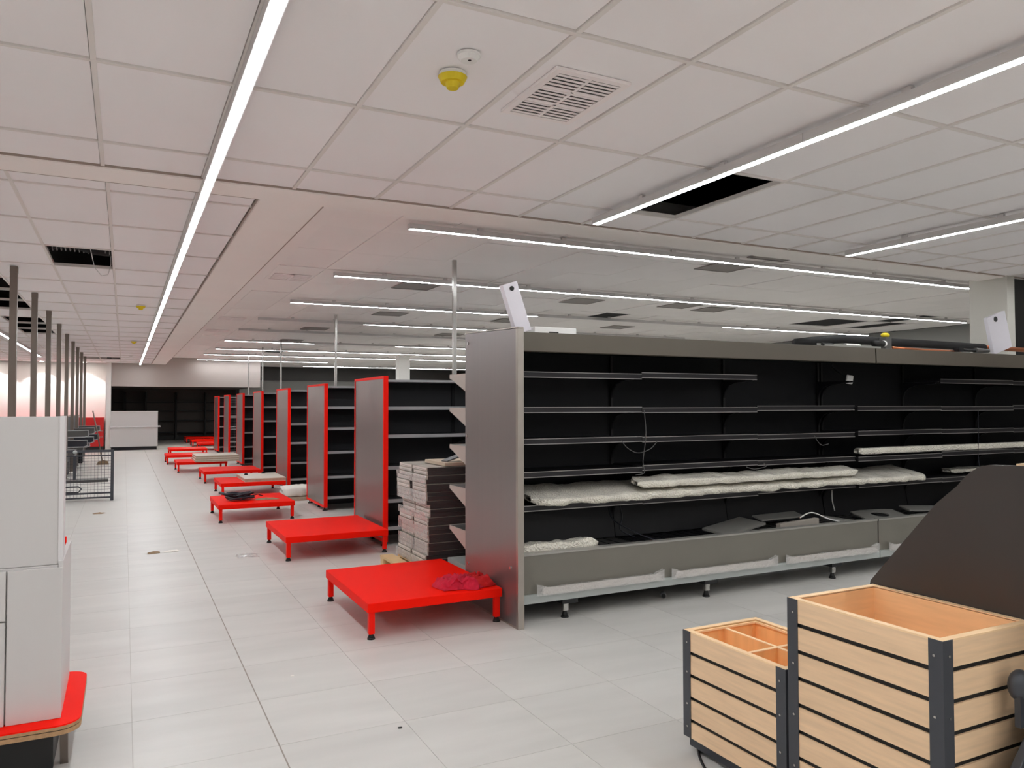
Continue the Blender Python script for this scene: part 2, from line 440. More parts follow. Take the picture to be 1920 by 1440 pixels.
# ------------------------------------------------------------------ linear lights
def light_run(axis, fix, a, b, z, label, on=True, group=None, off=None):
    """housing hung just below a ceiling, diffuser underneath; axis = direction of the run"""
    L = b-a
    root = thing('linear_light', label, 'light', (fix, a, z) if axis == 'y' else (a, fix, z), 0, group)
    def bx(u0, u1, v0, v1, z0, z1):
        return (v0, v1, u0, u1, z0, z1) if axis == 'y' else (u0, u1, v0, v1, z0, z1)
    n = max(1, round(L/2.25)); st = L/n
    for k in range(n):
        B(*bx(k*st+.003, (k+1)*st-.003, -.032, .032, -.052, 0)).build('housing', 'light_housing', root)
        lit = on if off is None else not (off[0] <= a+(k+.5)*st <= off[1])
        B(*bx(k*st+.004, (k+1)*st-.004, -.023, .023, -.0545, -.050)).build('diffuser', 'tube' if lit else 'white_plastic', root)
    for k in range(n):
        for q in (.3, .7): B(*bx(k*st+st*q, k*st+st*q+.05, -.014, .014, 0, .03)).build('mounting_clip', 'light_housing', root)
    for u in (0., L): B(*bx(u-.004, u+.004, -.033, .033, -.056, 0)).build('end_cap', 'light_housing', root)
    return root
light_run('y', .49, -3.6, 19.3, ZC-.005, 'long white LED strip running from the foreground over the main walkway')
light_run('y', .49, 19.75, 30.6, ZC-.005, 'white LED strip ending above the far bulkhead, beyond a short gap')
light_run('y', 3.38, -3.4, 5.2, ZC-.03, 'white LED strip beside the missing ceiling tile')
light_run('y', 6.32, -3.4, 5.22, ZC-.03, 'white LED strip in the foreground ceiling, second beyond the missing tile')
light_run('y', 9.3, -3.4, 5.1, ZC-.03, 'white LED strip in the foreground ceiling nearest the concrete column')
light_run('y', -2.27, 8.0, 27.0, ZC-.005, 'white LED strip above the power poles by the checkouts')
light_run('y', -2.4, -3.4, 5.2, ZC-.005, 'white LED strip added out of view over the white display cabinet')  # unseen strip added to brighten the left side, spaced like the visible ones
AG = 'strip lights across the aisles'
light_run('x', 7.05, 2.44, 12.2, ZR-.03, 'white LED strip across the aisle just behind the chillers', group=AG)
light_run('x', 10.06, 2.45, 15.7, ZR-.03, 'white LED strip between the first and second red-framed gondolas', group=AG)
light_run('x', 12.98, 2.44, 16.4, ZR-.03, 'white LED strip with an unlit middle stretch', off=(7.6, 11.7), group=AG)
light_run('x', 15.85, 2.36, 13.0, ZR-.03, 'LED strip whose end nearest the walkway is unlit', off=(2, 4.7), group=AG)
light_run('x', 18.3, 2.3, 13.0, ZR-.03, 'wholly unlit LED strip across the aisles', on=False, group=AG)
light_run('x', 21.4, 2.33, 14.0, ZR-.03, 'LED strip with a short unlit stretch near the walkway', off=(4.6, 7.0), group=AG)
light_run('x', 24.55, 2.42, 14.0, ZR-.03, 'white LED strip over the fifth red-framed gondola', group=AG)
light_run('x', 27.4, 2.34, 14.0, ZR-.03, 'white LED strip over the last red-framed gondola', group=AG)
light_run('x', 30.6, 2.39, 7.2, ZR-.03, 'short white LED strip right before the grey bulkhead', group=AG)
light_run('x', 33.8, 6.9, 15.0, ZR-.03, 'white LED strip by the dark upper wall band', group=AG)

# downlights grazing the white back wall
for k, x in enumerate((-1.25, -2.55, -3.9)):
    t = thing('downlight', 'recessed downlight washing the white wall, %s from the white pier' % OR[k], 'light', (x, 30.75, ZC), 0, 'wall-washing downlights')
    MB().cyl((0, 0, -.006), (0, 0, .004), .07, k=20).build('bezel', 'white_plastic', t)
    MB().cyl((0, 0, -.008), (0, 0, -.006), .05, k=20).build('lens', 'downlight', t)
    ld = bpy.data.lights.new('wall_washer', 'SPOT'); ld.energy = 48; ld.spot_size = math.radians(95); ld.spot_blend = .25; ld.shadow_soft_size = .04
    lo = bpy.data.objects.new('wall_washer', ld); COL.objects.link(lo); lo.parent = t; lo.location = (0, 0, -.03); lo.rotation_euler = (math.radians(12), 0, 0)
t = thing('downlight', 'small downlight in the low alcove ceiling', 'light', (2.35, 31.9, 2.30))
MB().cyl((0, 0, -.010), (0, 0, -.008), .12, k=20).build('lens', 'downlight', t)
MB().cyl((0, 0, -.008), (0, 0, .0), .14, k=20).build('bezel', 'white_plastic', t)

# ------------------------------------------------------------------ ceiling fittings
t = thing('air_grille', 'large white louvred grille in the foreground ceiling', 'vent', (1.738, 2.99, ZC))
W_, L_ = .41, .58
fr = MB(); fr.box(0, W_, 0, .035, -.012, .004); fr.box(0, W_, L_-.035, L_, -.012, .004); fr.box(0, .035, .035, L_-.035, -.012, .004); fr.box(W_-.035, W_, .035, L_-.035, -.012, .004)
fr.box(W_/2-.009, W_/2+.009, .035, L_-.035, -.011, .004)
for q in (1, 2): fr.box(.035, W_-.035, .035+q*(L_-.07)/3-.006, .035+q*(L_-.07)/3+.006, -.011, .004)
fr.build('grille_frame', 'vent_white', t)
B(.02, W_-.02, .02, L_-.02, .003, .0045).build('backing', 'deck_grey', t)
for half in (0, 1):
    x0 = .037 if half == 0 else W_/2+.01; x1 = W_/2-.01 if half == 0 else W_-.037
    for q in range(15):
        yc = .035+(q+.5)*(L_-.07)/15
        s_ = MB().prism([(yc-.0115, -.0125), (yc+.0105, -.011), (yc+.0105, -.0095), (yc-.0115, -.011)], 'x', x0, x1)
        s_.build('louvre', 'vent_white', t)
def detector(x, y, z, label):
    t = thing('smoke_detector', label, 'detector', (x, y, z))
    MB().cyl((0, 0, -.012), (0, 0, 0), .052, k=24).build('base', 'white_plastic', t)
    MB().cyl((0, 0, -.03), (0, 0, -.012), .036, .05, k=24).build('cover', 'white_plastic', t)
    MB().cyl((.0, -.01, -.032), (0, -.01, -.029), .007, k=10).build('sensor_eye', 'slot_black', t)
detector(1.333, 3.06, ZC, 'white smoke detector next to the yellow-capped sounder in the foreground ceiling')
detector(.15, 26.2, ZC, 'small white detector in the tile ceiling near the bulkhead')
def sounder(x, y, z, label):
    t = thing('capped_sounder', label, 'alarm', (x, y, z))
    MB().cyl((0, 0, -.02), (0, 0, 0), .062, k=24).build('base', 'white_plastic', t)
    MB().cyl((0, 0, -.045), (0, 0, -.018), .054, .068, k=24).build('dust_cover', 'yellow', t)
    MB().cyl((0, 0, -.072), (0, 0, -.045), .027, .036, k=20).build('cap', 'yellow', t)
sounder(1.343, 3.27, ZC, 'alarm under a yellow dust cover in the foreground ceiling')
sounder(.208, 13.0, ZC, 'yellow-covered alarm beside the long LED strip halfway down the walkway')
sounder(.185, 20.2, ZC, 'yellow-covered alarm beside the gap in the long LED strip')
VG = 'perforated ceiling vents over the aisles'
for k, (x, y, lab) in enumerate(((3.88, 10.9, 'between the first and second gondolas, nearest the walkway'), (4.6, 14.4, 'between the second and third gondolas, nearest the walkway'), (3.92, 17.9, 'between the third and fourth gondolas, nearest the walkway'), (4.05, 21.4, 'between the fourth and fifth gondolas'), (6.94, 7.6, 'just behind the strip light that runs behind the chillers'), (7.0, 6.7, 'just before the strip light that runs behind the chillers'), (6.99, 11.2, 'between the first and second gondolas, second from the walkway'), (9.8, 11.1, 'between the first and second gondolas, furthest from the walkway'), (8.9, 10.95, 'between the first and second gondolas, third from the walkway'), (10.06, 14.6, 'between the second and third gondolas, furthest from the walkway'), (7.24, 14.5, 'between the second and third gondolas, second from the walkway'), (7.3, 18.0, 'between the third and fourth gondolas, second from the walkway'))):
    t = thing('ceiling_vent', 'grey perforated vent ' + lab, 'vent', (x-.29, y-.29, ZR), 0, VG)
    v = MB(); v.box(0, .58, 0, .02, -.012, 0); v.box(0, .58, .56, .58, -.012, 0); v.box(0, .02, .02, .56, -.012, 0); v.box(.56, .58, .02, .56, -.012, 0)
    v.build('vent_frame', 'vent_grey', t)
    B(.02, .56, .02, .56, -.006, 0).build('perforated_plate', 'vent_grey', t)
for k, (x, y) in enumerate(((2.04, 10.9), (1.95, 16.6), (1.95, 19.4))):
    t = thing('ceiling_vent', 'white flush vent beside the soffit, %s from the chiller end' % OR[k], 'vent', (x-.25, y-.25, ZR), 0, 'white vents beside the soffit')
    v = MB()
    for q in range(6): v.box(0, .5, q*.09, q*.09+.05, -.012, 0)
    v.box(.23, .27, 0, .5, -.014, 0); v.build('louvre_plate', 'vent_white', t)
# ribbed duct and cable over the open tile
t = thing('flexible_duct', 'ribbed dark duct seen through the open ceiling tile', 'duct', (-.42, 9.15, 3.30))
for k in range(14): MB().cyl((-.5+k*.075, -.25, 0), (-.46+k*.075, .25, 0), .17, k=12).build('rib', 'duct', t) if k == -1 else None
pts = [(-.9+i*.08, .0+.05*math.sin(i), .02*math.cos(i*.7)) for i in range(24)]
MB().tube(pts, .15, 14).build('sleeve', 'void', t, True)
rb = MB()
for i in range(23):
    for q in range(12):
        pass
for i in range(46):
    x = -.9+i*.04; rb.cyl((x, .05*math.sin(x/.08), 0), (x+.008, .05*math.sin(x/.08), 0), .158, k=14)
rb.build('wire_coil', 'duct', t)
for (x0, x1, y0, y1) in ((-.71, -.12, 8.66, 9.72),):
    c = MB().tube([(-.36, 8.75, 3.5), (-.33, 8.9, 3.16), (-.3, 9.3, 3.02), (-.24, 9.6, 2.98), (-.18, 9.75, 3.02), (-.15, 9.66, 3.12), (-.16, 9.5, 3.4)], .004, 6).build('loose_cable', 'light_housing', None, True)
    tag(c, 'thin white cable dangling out of the open ceiling tile', 'cable')

# ------------------------------------------------------------------ red platforms
def leg_mesh():
    return None
def platform(x0, x1, y0, y1, label, H=.24):
    L, W = x1-x0, y1-y0
    t = thing('red_platform', label, 'platform', (x0, y0, 0), 0, 'red steel display platforms')
    B(0, L, 0, W, H-.062, H).build('deck', 'red', t, bevel=.004)
    for (lx, ly) in ((.012, .012), (L-.052, .012), (.012, W-.052), (L-.052, W-.052)):
        lg = B(lx, lx+.04, ly, ly+.04, .035, H-.06).build('leg', 'red_edge', t, bevel=.003)
        ft = MB().cyl((lx+.02, ly+.02, .012), (lx+.02, ly+.02, .036), .024, .012, 12).cyl((lx+.02, ly+.02, 0), (lx+.02, ly+.02, .012), .027, .024, 12)
        ft.build('levelling_foot', 'rubber', lg, True)
    return t
PL = [(1.44, 2.42, 4.96, 6.14, 'red platform carrying a crumpled red rag, against the chiller end panel'),
 (1.44, 2.49, 7.83, 9.03, 'empty red platform against the first red-framed gondola end'),
 (1.115, 2.10, 10.76, 11.90, 'red platform with a dark cable bundle on it'),
 (1.46, 2.52, 13.72, 14.90, 'red platform carrying one white board with black knobs'),
 (1.42, 2.52, 16.40, 17.60, 'empty red platform between the two that carry white boards'),
 (1.10, 2.20, 19.35, 20.50, 'red platform under a pile of three pale boards'),
 (1.00, 2.10, 22.15, 23.30, 'red platform standing second beyond the pile of boards, sticking out into the walkway'),
 (1.23, 2.30, 25.30, 26.50, 'empty red platform beyond the pile of boards, before the last gondola'),
 (2.33, 3.40, 28.70, 29.90, 'red platform just behind the last red-framed gondola'),
 (2.30, 3.40, 31.40, 32.60, 'red platform under the grey bulkhead'),
 (2.30, 3.40, 34.60, 35.80, 'red platform deepest in the dark alcove')]
for p in PL: platform(*p)

# ------------------------------------------------------------------ gondolas
GZ = [.20, .50, .865, 1.215, 1.525]
def gondola(gx, c, nmod, label, wire=False, k=0):
    t = thing('gondola_shelving', label, 'shelving', (gx, c, 0), 0, 'red-framed gondolas')
    H, W, z0 = 1.865, .60, .055
    p = B(.006, .044, -W+.03, W-.03, z0+.03, H-.025).build('end_panel', 'panel_grey', t)
    e = B(0, .052, -W, -W+.032, z0, H).build('panel_edging', 'red_edge', t, bevel=.003)
    B(0, .052, W-.032, W, z0, H).build('panel_edging', 'red_edge', t)
    B(0, .052, -W+.032, W-.032, H-.03, H).build('panel_edging', 'red_edge', t)
    B(0, .052, -W+.032, W-.032, z0, z0+.035).build('panel_edging', 'red_edge', t)
    for y in (-W+.1, W-.1):
        MB().cyl((.026, y, 0), (.026, y, .015), .026, k=10).cyl((.026, y, .015), (.026, y, z0), .008, k=8).build('levelling_foot', 'rubber', t)
    S1 = B(0, .994, -.5, -.03, -.026, 0).mesh('shelf', 'gondola_shelf'); R1 = B(0, .996, -.512, -.5, -.034, .004).mesh('price_rail', 'rail_grey')
    S2 = B(0, .994, .03, .5, -.026, 0).mesh('shelf', 'shelf_dark'); R2 = B(0, .996, .5, .512, -.034, .004).mesh('price_rail', 'rail_grey')
    for mth in range(nmod):
        x = .056+mth*1.0
        if wire:
            g = MB()
            for q in range(34): g.box(x, x+1, -.012, -.008, .25+q*.048, .254+q*.048)
            for q in range(11): g.box(x+q*.1, x+q*.1+.004, -.014, -.01, .2, 1.86)
            o = g.build('wire_back', 'rail_grey', t); o['kind'] = 'stuff'
        else:
            B(x+.004, x+.996, -.012, .012, .03, 1.83).build('back_panel', 'gondola_back', t)
        B(x+.0, x+1.0, -.5, .5, 1.805, 1.83).build('top_canopy', 'rail_grey' if not wire else 'frame_grey', t) if not wire else None
        for z in GZ:
            s1 = put('shelf', S1, t, (x, 0, z)); put('price_rail', R1, s1)
            s2 = put('shelf', S2, t, (x, 0, z)); put('price_rail', R2, s2)
    for mth in range(nmod+1):
        x = .056+mth*1.0
        B(x-.02, x+.02, -.03, .03, .0, 1.86).build('upright', 'fridge_shelf' if not wire else 'frame_grey', t)
        f = MB(); f.box(x-.02, x+.02, -.505, -.03, .15, .17); f.box(x-.02, x+.02, -.505, -.475, .03, .15); f.box(x-.02, x+.02, .475, .505, .03, .15); f.box(x-.02, x+.02, .03, .505, .15, .17)
        bf = f.build('base_foot', 'frame_grey', t)
        MB().cyl((x, -.49, 0), (x, -.49, .035), .022, .012, 10).cyl((x, .49, 0), (x, .49, .035), .022, .012, 10).build('levelling_foot', 'rubber', bf)
        for z in GZ[1:]:
            if 0 < mth < nmod and k < 2:
                MB().prism([(-.03, z-.026), (-.48, z-.026), (-.48, z-.05), (-.03, z-.15)], 'x', x-.004, x+.004).build('bracket', 'shelf_dark', t)
GX = [2.53, 2.61, 2.67, 2.68, 2.70, 2.72, 2.75]
ORD = ['first', 'second', 'third', 'fourth', 'fifth', 'sixth', 'last']
for k in range(7):
    lab = {0: 'black shelf gondola with red-framed grey end panel, beside the pallet of shelf boards',
           6: 'last gondola with red-framed end and wire grid back, before the alcove'}.get(k, 'red-framed grey-ended gondola, %s in line from the chiller end' % ORD[k])
    gondola(GX[k], 8.73+3.13*k, 4 if k < 2 else 3, lab, wire=(k == 5), k=k)
for k, (y, g) in enumerate(((8.73, 'first'), (14.99, 'third'), (21.25, 'fifth'), (24.38, 'sixth'), (27.51, 'last'))):
    t = thing('cable_mast', 'square metal mast rising from the %s red-framed gondola to the ceiling' % g, 'post', (GX[[8.73, 14.99, 21.25, 24.38, 27.51].index(y)]+1.08, y, 1.862), 0, 'masts on the gondolas')
    B(-.022, .022, -.022, .022, 0, ZR-1.864).build('tube', 'chrome', t)
    B(-.04, .04, -.04, .04, 0, .012).build('base_plate', 'chrome', t)

# ------------------------------------------------------------------ chiller row
FZ = [1.79, 1.518, 1.276, 1.042, .787]
def bracket_poly(z, y0=.66, y1=.26):
    pts = [(y0, z-.02), (y1, z-.02), (y1, z-.035)]
    for i in range(7):
        a = i/6*math.pi/2; pts.append((y0-.06-(y0-.06-y1-.1)*(1-math.sin(a))**1.0*1.0, z-.035-.11*(1-math.cos(a)) if 0 else z-.04-.12*math.sin(a)**2))
    pts.append((y0, z-.2)); return pts
def chiller(x0, label, first, missing):
    L = 3.75; t = thing('chiller_cabinet', label, 'refrigerator', (x0, 4.85, 0), 0, 'open-front chillers')
    if first:
        p = MB().prism([(-.09, 0), (.80, 0), (.80, 2.11), (-.09, 2.075)], 'x', -.044, -.002).build('end_panel', 'panel_grey', t)
        p['label'] = 'tall grey end panel'
        MB().prism([(-.122, .002), (-.09, .002), (-.09, 2.077), (-.122, 2.075)], 'x', -.048, .002).build('front_trim', 'steel', p, bevel=.004)
        MB().prism([(-.12, 2.078), (.80, 2.112), (.80, 2.12), (-.12, 2.086)], 'x', -.046, .0).build('top_trim', 'steel', p)
        MB().prism([(-.12, .0), (.80, .0), (.80, .012), (-.12, .012)], 'x', -.047, .0).build('bottom_trim', 'steel', p)
        for (y, z) in ((.74, 2.03), (.76, 1.30), (.0, .40), (.74, .3)):
            MB().cyl((-.05, y, z), (-.043, y, z), .012, k=12).build('fixing_cap', 'silver', p)
    B(.004, L-.004, 0, .03, .197, .478).build('front_panel', 'kick', t)
    MB().prism([(-.004, .470), (.045, .470), (.045, .488), (-.004, .484)], 'x', .004, L-.004).build('front_lip', 'light_metal', t)
    MB().prism([(-.016, .135), (.03, .135), (.03, .20), (-.016, .196)], 'x', .0, L).build('bumper', 'bumper', t)
    B(.0, L, .05, .78, .16, .30).build('chassis', 'shelf_dark', t)
    B(.0, L, .70, .785, .30, 2.05).build('rear_casing', 'frame_grey', t)
    for k in range(3):
        x = k*1.25
        B(x+.004, x+1.246, .66, .70, .72, 1.97).build('back_panel', 'fridge_black', t)
        MB().prism([(.655, .735), (.66, .735), (.62, .43), (.60, .43)], 'x', x+.004, x+1.246).build('lower_back_panel', 'fridge_shelf', t)
        B(x+.004, x+1.246, .05, .62, .395, .42).build('deck_tray', 'deck_grey' if k != 1 else 'fridge_shelf', t)
        d = MB()
        for q in range(12): d.box(x+.03+q*.1, x+.036+q*.1, .2, .6, .42, .424)
        d.build('deck_groove', 'fridge_shelf', t)
    MB().prism([(.0, 1.925), (.035, 1.925), (.035, 2.066), (-.004, 2.066), (-.008, 1.93)], 'x', .004, L-.006).build('canopy_fascia', 'canopy', t, bevel=.002)
    B(.004, L-.004, .035, .70, 1.965, 1.985).build('canopy_soffit', 'fridge_black', t)
    B(.0, L, .03, .785, 2.03, 2.055).build('top_plate', 'light_metal', t)
    B(.004, L-.004, .07, .13, 1.945, 1.966).build('lamp_strip', 'white_plastic', t)
    for lev, z in enumerate(FZ):
        for k in range(3):
            if (lev, k) in missing: continue
            x = k*1.25; dz = ((lev*7+k*5) % 3-1)*.006; dy = ((lev*3+k*7) % 3-1)*.012
            s_ = B(x+.008, x+1.242, .235+dy, .658, z-.018+dz, z+dz).build('shelf', 'fridge_shelf', t)
            B(x+.006, x+1.244, .222+dy, .236+dy, z-.034+dz, z+.008+dz).build('price_rail', 'fridge_rail', s_)
            lp = MB(); lp.box(x+.006, x+1.244, .217+dy, .224+dy, z-.036+dz, z-.030+dz); lp.box(x+.006, x+1.244, .217+dy, .224+dy, z+.004+dz, z+.009+dz)
            lp.build('rail_lip', 'fridge_lip', s_)
    for k in range(4):
        x = min(max(k*1.25, .02), L-.02)
        B(x-.012, x+.012, .64, .665, .45, 1.96).build('upright', 'slot_black', t)
        for lev, z in enumerate(FZ):
            if (lev, k) in missing and (lev, k-1) in missing: continue
            MB().prism([(.66, z-.02), (.27, z-.02), (.27, z-.034), (.5, z-.05), (.575, z-.075), (.62, z-.12), (.645, z-.2), (.66, z-.2)], 'x', x-.009, x+.009).build('bracket', 'fridge_shelf', t)
    for x in (.4, 1.72, 3.16):
        ft = B(x-.03, x+.10, -.012, .2, .103, .137).build('foot_bracket', 'black_base', t)
        B(x-.016, x+.026, -.004, .036, .05, .105).build('foot_block', 'silver', ft, bevel=.002)
        MB().cyl((x+.005, .017, .008), (x+.005, .017, .052), .026, .012, 14).cyl((x+.005, .017, 0), (x+.005, .017, .01), .03, .028, 14).build('foot_pad', 'rubber', ft, True)
        B(x-.02, x+.02, .62, .66, .0, .16).build('rear_foot', 'rubber', t)
    return t
chiller(2.475, 'long dark open-front chiller with tall grey end panel beside the red platform', True, {(0, 2)})
chiller(6.232, 'long dark open-front chiller continuing the row, next to the concrete column', False, {(0, 0)})

# things on, in and over the chillers
def parcel(L, W, H, loc, rot, label, seed, amp=.4, group='bubble-wrapped parcels'):
    o = lumpy(L, W, H, int(L*26)+6, 10, amp, seed).build('wrapped_parcel', 'bubble', None, True, loc=loc, rot=rot)
    return tag(o, label, 'parcel', group)
parcel(4.4, .42, .065, (2.70, 5.165, .824), (math.radians(10), 0, .0), 'long bubble-wrapped parcel hanging over the lowest chiller shelf, nearest the end panel', 1)
parcel(2.5, .20, .06, (3.64, 5.06, .895), (math.radians(9), .0, .0), 'bubble-wrapped parcel lying on top of the longest wrapped one', 2)
parcel(1.0, .18, .05, (7.95, 5.33, .800), (0, 0, -.0), 'bubble-wrapped parcel behind the others on the lowest chiller shelf', 3)
parcel(.70, .13, .105, (2.52, 4.975, .426), (0, 0, .0), 'short bubble-wrapped roll lying in the chiller base by the end panel', 4, .5)
parcel(3.0, .10, .065, (6.32, 5.15, 1.058), (0, 0, 0), 'long film-wrapped rail on the second lowest shelf of the further chiller', 5, .12)
for k, (a, b) in enumerate(((2.62, 3.74), (3.81, 4.93), (5.02, 6.19), (6.32, 7.4))):
    t = thing('wrapped_strip', 'aluminium strip in clear film on the chiller bumper, %s from the tall end panel' % OR[k], 'strip', (a, 4.815, .196), 0, 'film-wrapped strips along the bumper')
    B(.05, b-a-.03, .0, .018, .0, .042).build('profile', 'strip_metal', t)
    f = MB(); n = 26
    for i in range(n+1):
        x = (b-a)*i/n; e = .028 if i in (0, n) else (.015 if i in (1, n-1) else 0)
        h = .048+e+.006*noise.noise(Vector((x*9, k, 0))); d = .006*noise.noise(Vector((x*14, k, 5)))
        f.v += [(x, -.006+d, -.008), (x, -.007+d, h), (x, .024, h)]
    for i in range(n):
        q = i*3; f.f += [(q, q+3, q+4, q+1), (q+1, q+4, q+5, q+2)]
    f.build('film', 'film', t)
bg = crumple(.13, .2, 16, 16, .05, 4, freq=11).build('plastic_bag', 'bag', None, True, loc=(2.585, 5.16, .89), rot=(math.radians(62), 0, .5)); tag(bg, 'crumpled black plastic bag stuffed in the chiller by the end panel', 'bag')
t = thing('sensor_puck', 'small white sensor dangling in the further chiller', 'sensor', (6.42, 5.30, 1.79))
B(-.035, .035, -.012, .012, -.045, .045).build('body', 'white_plastic', t, bevel=.01, rot=(0, .15, -.45))
MB().tube([(-.02, .02, .03), (-.05, .1, .08), (-.02, .2, .14), (0, .19, .17)], .004).build('lead', 'cable_dark', t)
def wire(pts, label, mt='cable_grey', r=.0035, name='loose_wire', group='wires hanging in the chillers'):
    P = [Vector(p) for p in pts]; out = []
    for i in range(len(P)-1):
        p0, p1, p2, p3 = P[max(i-1, 0)], P[i], P[i+1], P[min(i+2, len(P)-1)]
        for s_ in range(6):
            u = s_/6; out.append(.5*((2*p1)+(p2-p0)*u+(2*p0-5*p1+4*p2-p3)*u*u+(3*p1-p0-3*p2+p3)*u**3))
    out.append(P[-1])
    o = MB().tube(out, r, 6).build(name, mt, None, True); return tag(o, label, 'wire', group)
WL = 'thin loose wire hanging from the chiller shelf rails'
wire([(3.72, 5.028, 1.50), (3.73, 5.02, 1.3), (3.70, 5.02, 1.1), (3.72, 5.028, 1.02), (3.70, 5.02, .995), (3.63, 5.03, .985)], 'long grey wire trailing down past two shelf rails of the nearer chiller')
wire([(3.5, 5.028, 1.26), (3.56, 5.03, 1.2), (3.66, 5.028, 1.16), (3.78, 5.028, 1.19), (3.85, 5.03, 1.25)], 'thin wire looping below a shelf rail near the first chiller bracket')
wire([(5.0, 5.028, 1.03), (5.02, 5.02, 1.005), (4.95, 5.02, .99), (4.88, 5.028, .985), (4.8, 5.03, 1.005)], 'thin wire looping below the shelf rail above the wrapped parcels')
wire([(5.62, 5.028, 1.26), (5.66, 5.02, 1.2), (5.72, 5.028, 1.17), (5.8, 5.028, 1.18)], 'thin wire hanging from a rail where the two chillers nearly meet')
wire([(8.02, 5.02, 1.5), (8.05, 5.04, 1.2), (8.04, 5.04, 1.0), (8.05, 5.02, .8)], 'long dark wire hanging down the front of the further chiller', 'cable_dark')
wire([(3.74, 5.42, .72), (3.76, 5.40, .6), (3.72, 5.37, .5), (3.82, 5.3, .44)], 'black lead behind the lower back panel of the nearer chiller', 'cable_dark', .006)
wire([(3.62, 5.4, .72), (3.6, 5.3, .6), (3.72, 5.1, .5), (3.86, 4.95, .44)], 'black lead curling onto the chiller base', 'cable_dark', .005)
wire([(6.235, 5.37, .70), (6.225, 5.36, .6), (6.235, 5.34, .5)], 'pale lead hanging where the two chillers meet', 'white_plastic', .006)
# loose sheet-metal parts in the chiller base
DG = 'loose panels lying in the chiller base'
def slab(L, W, H, loc, rot, label, mt='light_metal', name='metal_sheet'):
    o = B(-L/2, L/2, -W/2, W/2, 0, H).build(name, mt, None, bevel=.002, loc=loc, rot=rot); return tag(o, label, 'panel', DG)
slab(.62, .26, .02, (4.75, 5.13, .475), (math.radians(6), math.radians(-3), .3), 'thin grey sheet propped askew in the chiller base')
slab(.5, .05, .06, (5.36, 4.99, .45), (0, math.radians(-2), .05), 'pinkish wrapped metal channel standing on the chiller base', 'wrapped')
slab(.55, .12, .015, (5.36, 5.22, .515), (math.radians(14), 0, .05), 'blue-grey sheet leaning behind the wrapped channel')
slab(.35, .1, .012, (5.95, 5.02, .47), (math.radians(5), math.radians(8), -.5), 'narrow pale strip lying across the joint of the chillers')
slab(.6, .16, .015, (7.35, 5.12, .475), (math.radians(10), math.radians(2), -.25), 'pale sheet lying next to the holed panel')
slab(.7, .18, .02, (8.1, 5.2, .50), (math.radians(8), 0, .1), 'long pale sheet beyond the holed panel')
slab(.16, .03, .02, (3.52, 5.05, .425), (0, 0, .25), 'small white packet lying on the chiller base', 'white_plastic', 'small_packet')
t = thing('fan_panel', 'pale panel with a round fan hole lying in the chiller base', 'panel', (6.55, 5.08, .47), -.12)
pl = MB(); ring = [(.095*math.cos(i*math.pi/8), .075*math.sin(i*math.pi/8)) for i in range(16)]
sq = []
for i in range(16):
    a = i*math.pi/8; c, s_ = math.cos(a), math.sin(a); q = min(.26/max(abs(c), 1e-6), .13/max(abs(s_), 1e-6)); sq.append((c*q, s_*q))
pl.v = [(x, y, .012) for x, y in ring]+[(x, y, .012) for x, y in sq]+[(x, y, 0) for x, y in ring]+[(x, y, 0) for x, y in sq]
for i in range(16):
    j = (i+1) % 16; pl.f += [(i, 16+i, 16+j, j), (32+j, 48+j, 48+i, 32+i), (i, j, 32+j, 32+i), (16+j, 16+i, 48+i, 48+j)]
pl.build('plate', 'light_metal', t, rot=(math.radians(12), 0, 0))
MB().cyl((0, 0, -.02), (0, 0, -.005), .09, k=16).build('fan_hole', 'slot_black', t)
wire([(5.42+0, 5.02, .53), (5.6, 5.05, .56), (5.75, 5.0, .5), (5.86, 4.96, .47)], 'white lead looping over the loose panels', 'white_plastic', .006)
# light boxes and pipework on top of the chillers
t = thing('light_box', 'white slim box leaning upright on the chiller top by the end panel', 'panel', (2.62, 5.02, 2.078))
B(-.062, .062, -.03, .03, 0, .375).build('body', 'white_panel', t, bevel=.004, rot=(0, math.radians(-19), 0))
MB().cyl((-.105, -.034, .315), (-.105, -.028, .315), .018, k=12).build('black_knob', 'slot_black', t)
t = thing('light_box', 'white slim box lying flat on the chiller top', 'panel', (2.70, 5.0, 2.057))
B(0, .36, -.02, .12, 0, .066).build('body', 'white_plastic', t, bevel=.004)
B(.12, .2, -.024, -.018, .02, .032).build('slot', 'slot_black', t)
t = thing('light_box', 'pale blue-white panel standing on the chiller top before the concrete column', 'panel', (8.33, 4.95, 2.11))
B(-.165, .165, -.02, .02, 0, .40).build('body', 'white_panel', t, bevel=.004, rot=(0, math.radians(-17), 0))
MB().cyl((-.13, -.026, .33), (-.13, -.018, .33), .028, k=12).build('black_knob', 'slot_black', t)
t = thing('insulated_pipe', 'thick black foam-insulated pipe lying along the chiller tops', 'pipe', (5.4, 5.06, 2.078))
MB().tube([(0, -.03, .02), (.2, -.02, .045), (.45, 0, .07), (.65, 0, .085), (.9, 0, .08), (1.4, .0, .075), (2.0, 0, .075), (2.8, 0, .07)], .04, 12).build('foam_sleeve', 'foam', t, True)
MB().tube([(2.7, 0, .075), (2.9, .01, .075), (3.6, .02, .07), (4.4, .02, .06)], .026, 10).build('bare_pipe', 'copper', t, True)
t = thing('copper_pipe', 'thin copper pipe lying in front of the insulated pipe', 'pipe', (6.6, 4.93, 2.06))
MB().tube([(0, .02, .03), (.4, 0, .02), (.7, 0, .02), (.9, .0, .02), (1.0, .0, .02)], .012, 8).build('tube', 'copper', t, True)
t = thing('shut_off_valve', 'black and brass valve with a yellow cap on the chiller top', 'valve', (6.42, 4.97, 2.066))
MB().cyl((-.1, -.03, .05), (.03, -.03, .055), .03, k=14).build('cylinder', 'slot_black', t, True)
